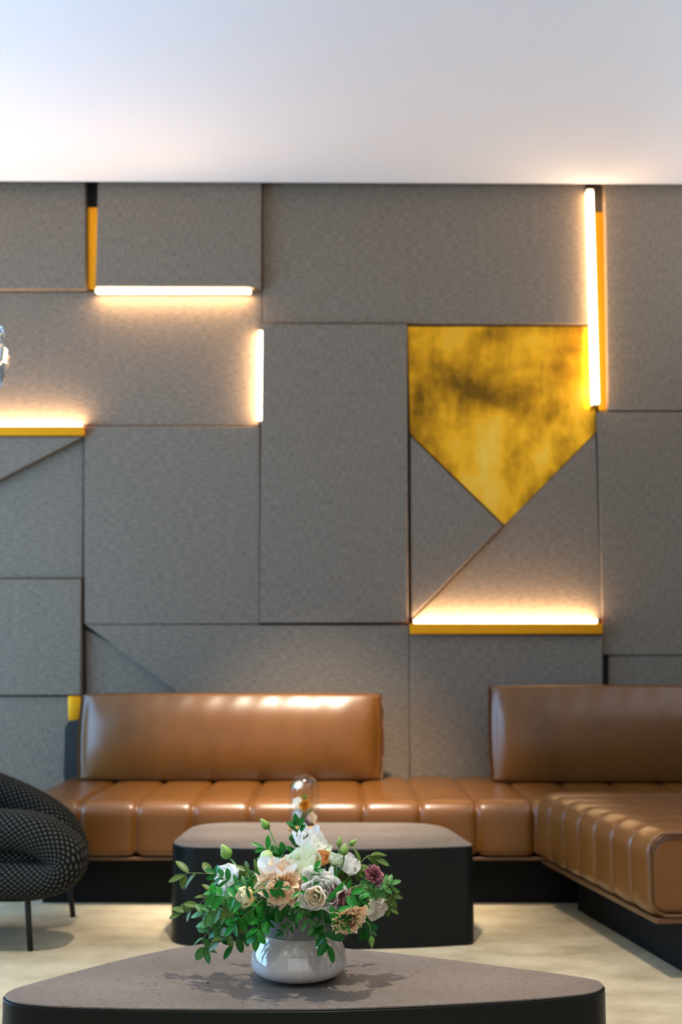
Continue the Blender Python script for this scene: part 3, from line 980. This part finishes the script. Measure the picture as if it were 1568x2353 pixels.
FL('rosebud', 'yellow cream rosebud lying at the left below the white bloom', 562, 2060, -0.14, 25, (-0.8, -0.5, -0.15), 'rose', P_YELLOW, 0.6, petals=(3, 4, 4), ruff=0.05)
FL('rose', 'small apricot rose behind the greenish white cup', 742, 1971, -0.045, 19, (0.1, -0.6, 0.7), 'rose', P_APRICOT, 0.8, petals=(3, 4, 5), ruff=0.05)
FL('rosebud', 'pale green half open rosebud right of the apricot rose', 771, 1972, -0.055, 19, (0.1, -0.2, 0.95), 'rose', P_GREENW, 0.55, petals=(3, 4, 4), ruff=0.05)
FL('lisianthus', 'pale green bloom peeping out behind the topmost white flower', 747, 1948, 0.01, 20, (0.5, -0.3, 0.8), 'rose', P_GREENW, 0.8, petals=(3, 4), ruff=0.08)
FL('carnation', 'large peach carnation at the centre left of the bouquet', 652, 2026, -0.11, 52, (0.18, -0.82, 0.30), 'carnation', P_PEACH)
FL('lisianthus', 'white ruffled petals rising behind the peach carnation', 640, 1990, -0.08, 35, (-0.1, -0.15, 1.0), 'rose', P_WHITE, 1.0, petals=(3, 4), ruff=0.12)
FL('carnation', 'ragged peach carnation half hidden below the large peach one', 638, 2060, -0.15, 32, (-0.05, -0.75, -0.5), 'carnation', P_PEACH)
FL('carnation', 'small dark mauve carnation at the right edge of the bouquet', 866, 2007, -0.07, 24, (0.5, -0.55, 0.5), 'carnation', P_MAUVE)
FL('carnation', 'mauve and peach carnation hanging low at the right of the vase', 806, 2128, -0.15, 42, (0.35, -0.55, -0.6), 'carnation', P_MIXED)
FL('carnation', 'dusky mauve carnation behind the green leaves right of centre', 784, 2054, -0.13, 24, (0.3, -0.75, 0.3), 'carnation', P_MAUVE)
FL('lisianthus', 'white bloom tucked under the leaves at the far left', 505, 2042, -0.03, 20, (-0.7, -0.5, -0.1), 'rose', P_WHITE, 0.7, petals=(3, 4), ruff=0.08)
FL('lisianthus_bud', 'tallest green bud on a long curved stem, upper left', 609, 1893, 0.02, 10.5, (-0.6, -0.1, 0.75), 'bud', P_BUD, via=(643, 1965, 0.0), Lb=31 * S, stem_r=0.0017)
FL('lisianthus_bud', 'plump pale green bud on a slanting stem at the left', 519, 1956, 0.01, 15, (-0.5, -0.15, 0.85), 'bud', P_BUD, via=(566, 2012, -0.02), Lb=38 * S, stem_r=0.0022)
FL('lisianthus_bud', 'large green and white bud drooping at the upper left', 611, 1976, -0.03, 17, (-0.35, -0.35, -0.85), 'bud', P_GREENW, via=(628, 1945, -0.02), Lb=48 * S, stem_r=0.002)
FL('lisianthus_bud', 'slim upright green bud at the upper right', 780, 1934, -0.02, 6.5, (0.05, -0.05, 1), 'bud', P_BUD, via=(776, 1965, -0.03), Lb=25 * S, stem_r=0.0016)
FL('lisianthus_bud', 'rounder green bud before the white bloom at the upper right', 792, 1952, -0.06, 9.5, (0.1, -0.1, 1), 'bud', P_BUD, via=(786, 1990, -0.06), Lb=28 * S, stem_r=0.002)
FL('lisianthus_bud', 'small green bud leaning out to the upper right', 812, 1936, -0.01, 7, (0.75, 0, 0.6), 'bud', P_BUD, via=(800, 1955, -0.02), Lb=22 * S, stem_r=0.0014)
FL('lisianthus_bud', 'small green bud hanging down at the lower right', 854, 2164, -0.05, 7.5, (0.05, -0.1, -1), 'bud', P_BUD, via=(842, 2118, -0.05), Lb=27 * S, stem_r=0.0014)


def sprig(label, path, n, Lpx, Wpx, m, stem=G_STEM, droop=0.3, start=0.15, pair=True, name='leafy_sprig', face=None, spread=0.9, stem_r=0.0013, tiplen=1.0, to_mouth=True):
    """leaf spray: path of (px, py, dy) from inside the bouquet to the tip"""
    P = [vpt(*q) for q in path]
    if to_mouth: P = [MOUTH + Vector(((P[0].x - MOUTH.x) * 0.3, (P[0].y - MOUTH.y) * 0.4, -0.02))] + P
    c = spline(P, 8)
    root = thing(name, label, 'foliage', P[1], group='green sprigs in the vase')
    o0 = P[1]
    k = len(c)
    bm = bmesh.new(); add_tube(bm, [q - o0 for q in c], [stem_r * (1 - 0.6 * i / k) for i in range(k)], 6)
    obj('stem', bm, stem, root)
    bm = bmesh.new(); uvl = bm.loops.layers.uv.new('UVMap')
    view = Vector((0, -1, 0.35))
    i0 = int((8 if to_mouth else 0) + (k - (8 if to_mouth else 0)) * start)
    for j in range(n):
        q = j / max(1, n - 1)
        i = min(k - 2, int(i0 + (k - 2 - i0) * q))
        t = (c[i + 1] - c[i]).normalized()
        side = t.cross(face or view).normalized()
        for s in ((1, -1) if pair else ((1,) if j % 2 else (-1,))):
            if random.random() < 0.10: continue
            lf = 1.08 * Lpx * S * random.uniform(.8, 1.12) * (1 - 0.25 * q)
            d = t * random.uniform(0.45, 0.8) + side * s * spread * random.uniform(.75, 1.1) + Vector((0, random.uniform(-.35, .35), random.uniform(-.25, .15)))
            nn = Vector((random.uniform(-.8, .8), -0.65 + random.uniform(-.4, .5), 0.65 + random.uniform(-.5, .4)))
            leaf(bm, uvl, c[i] - o0, d, nn, lf, Wpx * S * random.uniform(.85, 1.15), random.uniform(0.0, droop), 0.22)
    t = (c[-1] - c[-2]).normalized()
    leaf(bm, uvl, c[-1] - o0, t, Vector((0.1, -0.7, 0.6)), Lpx * S * 0.9 * tiplen, Wpx * S * 0.85, 0.15, 0.2)
    obj('leaves', bm, m, root)
    return root


SG = sprig
# left side
SG('olive sprig arching to the far left, uppermost of the left sprigs', [(560, 2045, -.04), (500, 2012, -.02), (440, 2006, 0), (425, 2010, 0)], 5, 46, 18, G_OLIVE, G_STEM_O, 0.5, 0.25, False)
SG('olive sprig trailing to the far left, its tip before the black table', [(560, 2055, -.05), (490, 2052, -.03), (452, 2085, -.02), (418, 2098, -.02)], 5, 36, 15, G_OLIVE, G_STEM_O, 0.4, 0.35, True)
SG('pale sprig hanging down at the left, ending in a curl near the table', [(590, 2062, -.08), (530, 2085, -.07), (492, 2125, -.06), (466, 2160, -.05), (470, 2178, -.05)], 8, 42, 18, G_PALE, G_STEM_O, 0.4, 0.12, True)
SG('olive sprig drooping at the left, before the dark side of the table', [(600, 2065, -.10), (556, 2075, -.10), (536, 2105, -.10), (532, 2140, -.10), (505, 2162, -.09)], 7, 44, 18, G_OLIVE, G_STEM_O, 0.4, 0.1, True)
SG('deep green sprig hanging low at the left of the vase', [(605, 2075, -.08), (572, 2110, -.09), (550, 2150, -.09), (535, 2172, -.09)], 5, 42, 17, G_DARK, G_STEM, 0.3, 0.1, True)
SG('fresh green sprig beside the left shoulder of the vase', [(620, 2080, -.10), (606, 2110, -.12), (592, 2135, -.13), (590, 2150, -.13)], 4, 40, 19, G_MID, G_STEM, 0.3, 0.15, True)
SG('deep green sprig crossing before the white bloom at the left', [(600, 2062, -.09), (560, 2045, -.09), (520, 2022, -.08), (495, 2008, -.07)], 6, 34, 15, G_DARK, G_STEM, 0.25, 0.15, True)
SG('deep green sprig with narrow leaves lying across the peach carnation', [(560, 2048, -.14), (600, 2044, -.165), (630, 2042, -.17), (645, 2041, -.17)], 7, 27, 10, G_DARK, G_STEM, 0.15, 0.15, True, face=Vector((0, -1, 0.15)), spread=1.1)
SG('fresh green sprig at the left under the yellow cream rosebud', [(590, 2070, -.11), (545, 2062, -.12), (500, 2058, -.11), (488, 2055, -.10)], 5, 36, 17, G_MID, G_STEM, 0.3, 0.2, True)
SG('pale sprig spreading left between the olive ones', [(590, 2068, -.06), (540, 2078, -.08), (500, 2090, -.08), (468, 2098, -.07)], 6, 40, 16, G_PALE, G_STEM_O, 0.35, 0.15, True)
SG('dark green sprig filling the lower left of the bouquet', [(610, 2078, -.06), (575, 2090, -.05), (540, 2112, -.04), (505, 2135, -.03)], 7, 42, 18, G_DARK, G_STEM, 0.35, 0.1, True)
# top
SG('dense fresh sprig at the lower left, between the hanging sprigs', [(610, 2070, -.10), (585, 2085, -.12), (560, 2105, -.12), (540, 2125, -.12)], 6, 38, 17, G_MID, G_STEM, 0.35, 0.1, True)
SG('pale sprig low at the left, its leaves spread flat', [(600, 2075, -.05), (560, 2095, -.06), (515, 2112, -.06), (480, 2120, -.05)], 6, 40, 17, G_PALE, G_STEM_O, 0.35, 0.15, True)
SG('deep green sprig tucked against the rim at the left', [(640, 2070, -.06), (620, 2090, -.10), (612, 2110, -.12), (606, 2122, -.12)], 4, 34, 16, G_DARK, G_STEM, 0.35, 0.05, True)
SG('pale sprig before the mauve carnation at the far right', [(800, 2055, -.07), (835, 2042, -.08), (858, 2042, -.08), (872, 2050, -.07)], 4, 30, 17, G_PALE, G_STEM_O, 0.3, 0.35, True)
SG('upright sprig of dark oval leaves at the top, left of the topmost flower', [(690, 2010, 0), (684, 1965, .01), (687, 1925, .02), (682, 1893, .02)], 5, 34, 16, G_DARK, G_STEM, 0.15, 0.35, True, tiplen=0.8)
SG('three fresh leaves spreading beside the drooping bud, upper left', [(640, 2010, -.01), (632, 1975, 0), (618, 1955, 0), (605, 1948, 0)], 3, 33, 12, G_MID, G_STEM, 0.1, 0.5, False)
SG('dark green sprig filling the middle behind the greenish cup', [(690, 2030, -.03), (672, 1995, -.03), (660, 1970, -.02), (648, 1962, -.02)], 5, 38, 20, G_DARK, G_STEM, 0.2, 0.2, True)
SG('fresh green sprig beside the white petals at the upper left', [(620, 2030, -.04), (596, 2010, -.04), (575, 2000, -.03), (562, 2002, -.03)], 4, 30, 14, G_OLIVE, G_STEM, 0.3, 0.2, True)
SG('fresh green sprig under the greenish cup at the centre', [(705, 2050, -.10), (712, 2025, -.12), (716, 2008, -.12), (722, 1998, -.12)], 3, 27, 12, G_MID, G_STEM, 0.2, 0.2, True)
# right side
SG('olive sprig arching over at the upper right', [(790, 2030, -.03), (815, 2000, -.02), (845, 1967, 0), (862, 1972, 0)], 5, 42, 17, G_OLIVE, G_STEM_O, 0.6, 0.3, True)
SG('pale sprig reaching to the far right past the mauve carnation', [(800, 2045, -.06), (840, 2035, -.06), (875, 2040, -.04), (897, 2032, -.03)], 5, 34, 15, G_PALE, G_STEM_O, 0.3, 0.25, True)
SG('olive sprig bending down at the far right', [(800, 2050, -.04), (850, 2030, -.03), (890, 2035, -.02), (902, 2060, -.02)], 5, 32, 13, G_OLIVE, G_STEM_O, 0.4, 0.35, True)
SG('fresh green sprig of long leaves at the right, above the mauve and peach carnation', [(760, 2066, -.10), (785, 2052, -.12), (808, 2054, -.12), (828, 2068, -.11)], 4, 40, 15, G_MID, G_STEM, 0.35, 0.1, True)
SG('fan of large fresh leaves before the vase at the right', [(745, 2074, -.14), (758, 2080, -.15), (776, 2092, -.155), (792, 2102, -.155)], 4, 50, 17, G_MID, G_STEM, 0.2, 0.1, True, spread=0.6)
SG('deep green sprig hanging down over the right of the vase', [(735, 2085, -.12), (745, 2120, -.13), (748, 2150, -.135), (755, 2172, -.135)], 5, 46, 18, G_DARK, G_STEM, 0.2, 0.25, True)
SG('fresh green sprig hanging over the middle of the rim', [(690, 2080, -.11), (700, 2105, -.125), (715, 2128, -.13), (730, 2140, -.13)], 4, 26, 14, G_PALE, G_STEM, 0.4, 0.25, True)
SG('thin dark sprig lying across the matt band of the vase', [(700, 2085, -.10), (685, 2112, -.115), (665, 2130, -.12), (648, 2142, -.12)], 5, 20, 8, G_DARK, G_STEM, 0.3, 0.25, True)
SG('dark green sprig behind the lower right carnation', [(770, 2085, -.04), (810, 2100, -.03), (838, 2120, -.02), (845, 2140, -.02)], 5, 40, 17, G_DARK, G_STEM, 0.3, 0.2, True)
SG('olive sprig behind the cream white bloom at the far right', [(800, 2060, -.01), (845, 2060, 0), (875, 2075, 0), (893, 2085, 0)], 5, 32, 14, G_OLIVE, G_STEM_O, 0.3, 0.3, True)
SG('olive sprig filling the space above the large white bloom', [(740, 2040, -.02), (765, 2015, -.02), (785, 2005, -.02), (815, 2000, -.01)], 6, 38, 16, G_OLIVE, G_STEM_O, 0.3, 0.1, True)
SG('dark green sprig under the large white bloom', [(715, 2080, -.09), (735, 2085, -.11), (755, 2090, -.12), (770, 2085, -.12)], 5, 36, 16, G_DARK, G_STEM, 0.4, 0.1, True)
SG('dark green sprig under the peach carnations', [(660, 2085, -.09), (640, 2085, -.11), (618, 2088, -.11), (600, 2095, -.11)], 6, 38, 17, G_DARK, G_STEM, 0.4, 0.1, True)
SG('fresh green sprig drooping between the two large blooms', [(690, 2050, -.13), (690, 2070, -.15), (688, 2090, -.15), (686, 2100, -.15)], 4, 22, 9, G_MID, G_STEM, 0.3, 0.1, True)
SG('dark green sprig at the back of the bouquet, left of centre', [(650, 2040, .04), (620, 2020, .06), (590, 2020, .07), (560, 2030, .08)], 6, 42, 18, G_DARK, G_STEM, 0.3, 0.1, True)
SG('dark green sprig at the back of the bouquet, right of centre', [(740, 2040, .04), (770, 2025, .06), (800, 2025, .07), (830, 2040, .08)], 6, 42, 18, G_DARK, G_STEM, 0.3, 0.1, True)

# crumbs on the near table
bm = bmesh.new(); bmesh.ops.create_icosphere(bm, subdivisions=1, radius=0.0025)
p = at(478, 2257, Z=TZ + 0.0022)
tag(obj('crumb', bm, M_SOIL, loc=p), 'tiny dark crumb on the near table, left of the vase', 'crumb')
bm = bmesh.new(); uvl = bm.loops.layers.uv.new('UVMap')
leaf(bm, uvl, (0, 0, 0), (1, 0.2, 0.05), (0, 0, 1), 0.011, 0.006, 0.1, 0.3, 5)
tag(obj('fallen_leaf', bm, G_DARK, loc=at(790, 2231, Z=TZ + 0.001)), 'tiny fallen leaf on the near table, right of the vase', 'leaf')

# ------------------------------------------------------------------ glass dome on the far table
cp = at(699, 1907, Z=TZ)
CX, CY = cp.x, cp.y
SB = at(1, 1850, Y=CY).x - at(0, 1850, Y=CY).x
cl = thing('glass_dome', 'small glass dome on a wooden base, standing on the far table', 'glass dome', (CX, CY, TZ))
bm = bmesh.new(); add_lathe(bm, [(0, 0), (0.062, 0), (0.064, 0.004), (0.064, 0.014), (0.060, 0.019), (0, 0.019)], 48)
obj('base', bm, M_WOODBASE, cl)['label'] = 'honey coloured wooden base'
Rg = 34.5 * SB; zt = at(699, 1779, Y=CY).z - TZ
def dome_prof(R, top, z0):
    pr = [(R, z0), (R, z0 + (top - R - z0) * 0.5), (R, top - R)]
    for i in range(1, 13): pr.append((R * math.cos(PI / 2 * i / 12), top - R + R * math.sin(PI / 2 * i / 12)))
    return pr
po = dome_prof(Rg, zt, 0.0195); pi_ = dome_prof(Rg - 0.0022, zt - 0.0022, 0.0195)
po[-1] = (0, zt); pi_[-1] = (0, zt - 0.0022)
bm = bmesh.new(); add_lathe(bm, po + pi_[::-1] + [po[0]], 48)
obj('dome', bm, M_GLASS, cl)['label'] = 'clear glass dome'
dr = thing('preserved_bouquet', 'tiny bouquet of white, yellow and pink flowers under the glass dome', 'flowers', (CX, CY, TZ + 0.0195))
bm = bmesh.new(); add_lathe(bm, [(0, 0), (0.040, 0), (0.038, 0.012), (0.025, 0.022), (0, 0.026)], 20)
obj('moss', bm, M_SOIL, dr)
def dpt(px, py, dy=0): return at(px, py, Y=CY + dy) - Vector((CX, CY, TZ + 0.0195))
bm = bmesh.new()
for px, py, dy in ((692, 1808, 0), (700, 1850, -.01), (688, 1840, .005), (722, 1880, -.01), (706, 1888, -.02), (706, 1828, 0)):
    q = dpt(px, py, dy); add_tube(bm, bez((0.0, 0, 0.01), (q.x * 0.3, q.y, q.z * 0.6), q, 6), 0.0012, 6)
obj('stems', bm, G_STEM_O, dr)
def dhead(px, py, dy, Rp, m, d, nm='flower_head'):
    q = dpt(px, py, dy); bm = rose_bm(1.3 * Rp * SB, 0.9, 0.08, (3, 4, 5))
    bmesh.ops.rotate(bm, verts=bm.verts[:], cent=(0, 0, 0), matrix=head_frame(d))
    return obj(nm, bm, m, dr, loc=q)
dhead(688, 1807, 0, 8, P_WHITE, (-.3, -.6, .7))
dhead(686, 1845, -.005, 9, P_WHITE, (-.5, -.7, .4))
dhead(687, 1870, -.005, 9, P_WHITE, (-.4, -.7, .3))
dhead(701, 1851, -.015, 10, uv_mat('golden_petal', [(0, (0.6, 0.28, 0.01)), (1, (0.85, 0.48, 0.02))], 0.6, 0.1), (0, -1, .3))['label'] = 'golden yellow flower head'
dhead(715, 1880, -.012, 9, P_CREAM, (.4, -.8, .3))
dhead(707, 1886, -.025, 5, uv_mat('pink_petal', [(0, (0.6, 0.2, 0.25)), (1, (0.8, 0.42, 0.48))], 0.6, 0.1), (0, -1, .2))
bm = bmesh.new(); uvl = bm.loops.layers.uv.new('UVMap')
for px, py, dx, dz in ((704, 1842, -.3, 1), (677, 1815, -.2, 1), (706, 1880, .1, 1), (680, 1880, -.4, 1), (711, 1875, .3, 1), (694, 1880, -.1, 1)):
    leaf(bm, uvl, dpt(px, py), (dx, -.1, dz), (0, -1, .2), 0.034, 0.013, 0.1, 0.2)
obj('leaves', bm, G_OLIVE, dr)

# ------------------------------------------------------------------ armchair at the left edge
arm_root = thing('armchair', 'dark houndstooth armchair with thin black legs, cut off by the left edge', 'armchair', (-1.35, 4.25, 0))


def sweep_tube(path, half_n, half_w, yc, seg=22, sq=2.6):
    """padded roll along an x-z path at depth yc, with uv for the weave"""
    c = spline([Vector((x, 0, z)) for x, z in path], 10)
    bm = bmesh.new(); uvl = bm.loops.layers.uv.new('UVMap')
    n = len(c); rows = []; dist = 0
    for i in range(n):
        t = (c[min(i + 1, n - 1)] - c[max(i - 1, 0)]).normalized()
        nn = Vector((-t.z, 0, t.x))
        if i: dist += (c[i] - c[i - 1]).length
        hn = half_n if not isinstance(half_n, (list, tuple)) else half_n[0] + (half_n[1] - half_n[0]) * i / (n - 1)
        row = []
        for k in range(seg + 1):
            a = 2 * PI * k / seg
            ca, sa = math.cos(a), math.sin(a)
            r = (abs(ca) ** sq + abs(sa) ** sq) ** (-1 / sq)
            row.append((c[i] + nn * (hn * r * sa) + Vector((0, yc + half_w * r * ca, 0)), dist, k / seg * 2 * PI * (half_w + hn) / 2))
        rows.append(row)
    vs = [[bm.verts.new(p[0]) for p in row[:-1]] for row in rows]
    for i in range(n - 1):
        for k in range(seg):
            k2 = (k + 1) % seg
            f = bm.faces.new((vs[i][k], vs[i][k2], vs[i + 1][k2], vs[i + 1][k]))
            q = (rows[i][k], rows[i][k + 1], rows[i + 1][k + 1], rows[i + 1][k])
            for lp, p in zip(f.loops, q): lp[uvl].uv = (p[1], p[2])
    bm.faces.new(vs[0][::-1]); bm.faces.new(vs[-1])
    return bm


def apt(px, py, Y): p = at(px, py, Y=Y); return (p.x, p.z)


# near arm: a padded roll that comes down from the back and turns under at the front
YN = 4.17
nearpath = [apt(-260, 1838, YN), apt(-120, 1880, YN), apt(-20, 1902, YN), apt(70, 1911, YN), apt(126, 1938, YN), apt(155, 1976, YN), apt(120, 2012, YN), apt(0, 2017, YN), apt(-150, 2016, YN), apt(-260, 2013, YN)]
hn = 44 * (apt(1, 1900, YN)[0] - apt(0, 1900, YN)[0])
obj('armrest', local(arm_root, sweep_tube(nearpath, hn, 0.105, YN)), M_HOUND, arm_root)
YFA = 4.50
farpath = [apt(-300, 1690, YFA), apt(-160, 1752, YFA), apt(-40, 1808, YFA), apt(60, 1852, YFA), apt(125, 1895, YFA), apt(155, 1945, YFA), apt(150, 1995, YFA), apt(80, 2022, YFA), apt(-60, 2022, YFA), apt(-220, 2015, YFA)]
obj('armrest', local(arm_root, sweep_tube(farpath, hn * 1.05, 0.10, YFA)), M_HOUND, arm_root)
seatpath = [apt(-260, 1978, 4.3), apt(-100, 1978, 4.3), apt(40, 1978, 4.3), apt(120, 1982, 4.3)]
obj('seat_cushion', local(arm_root, sweep_tube(seatpath, 0.085, 0.17, 4.3, 22, 5)), M_HOUND, arm_root)
bx = apt(-250, 1800, 4.3)[0]
bpath = [(bx - 0.02, 0.20), (bx - 0.04, 0.42), (bx - 0.10, 0.62), (bx - 0.16, 0.76)]
obj('backrest', local(arm_root, sweep_tube(bpath, 0.07, 0.33, 4.3, 22, 5)), M_HOUND, arm_root)
for (tx, ty, bxp, byp, z0) in ((58, 1975, 70, 2185, None), (158, 2010, 168, 2107, None)):
    foot = at(bxp, byp, Z=0.0)
    top = at(tx, ty, Y=foot.y + (0.0 if bxp < 100 else 0.0))
    bm = bmesh.new()
    add_tube(bm, [foot - Vector(arm_root.location), foot.lerp(top, 0.5) - Vector(arm_root.location), top - Vector(arm_root.location)], [0.0105, 0.011, 0.0115], 12)
    obj('leg', bm, M_STEEL, arm_root)
    f2 = foot + Vector((-0.56, 0, 0)); t2 = top + Vector((-0.52, 0, 0))
    bm = bmesh.new()
    add_tube(bm, [f2 - Vector(arm_root.location), f2.lerp(t2, 0.5) - Vector(arm_root.location), t2 - Vector(arm_root.location)], [0.0105, 0.011, 0.0115], 12)
    obj('leg', bm, M_STEEL, arm_root)

# ------------------------------------------------------------------ crystal pendant at the left edge
PY = 4.3
pc = at(-110, 808, Y=PY)
sp_ = at(1, 800, Y=PY).x - at(0, 800, Y=PY).x
pend = thing('pendant_lamp', 'cut crystal pendant lamp just entering the left edge', 'lamp', (pc.x, pc.y, pc.z))
R_ = 118 * sp_
bm = bmesh.new()
add_lathe(bm, [(R_ * .55, 70 * sp_), (R_ * .93, 64 * sp_), (R_ * .99, 36 * sp_), (R_ * 1.06, 30 * sp_), (R_ * 1.08, 4 * sp_), (R_ * 1.06, -28 * sp_), (R_ * .98, -44 * sp_), (R_ * 1.02, -50 * sp_),
               (R_ * .97, -66 * sp_), (R_ * .90, -66 * sp_), (R_ * .92, -40 * sp_), (R_ * .98, 0), (R_ * .90, 40 * sp_), (R_ * .55, 60 * sp_), (R_ * .55, 70 * sp_)], 40)
obj('crystal_shade', bm, M_CRYSTAL, pend, smooth=False)
bm = bmesh.new(); add_lathe(bm, [(0, 66 * sp_), (R_ * .56, 66 * sp_), (R_ * .56, 74 * sp_), (R_ * .1, 84 * sp_), (0, 84 * sp_)], 32)
obj('cap', bm, M_BRASS, pend)
bm = bmesh.new(); add_tube(bm, [(0, 0, 84 * sp_), (0, 0, zceil - pc.z - 0.03)], 0.004, 8)
obj('cord', bm, M_STEEL, pend)
bm = bmesh.new(); add_lathe(bm, [(0, zceil - pc.z - 0.03), (0.05, zceil - pc.z - 0.03), (0.05, zceil - pc.z - 0.001), (0, zceil - pc.z - 0.001)], 32)
obj('ceiling_rose', bm, M_BRASS, pend)
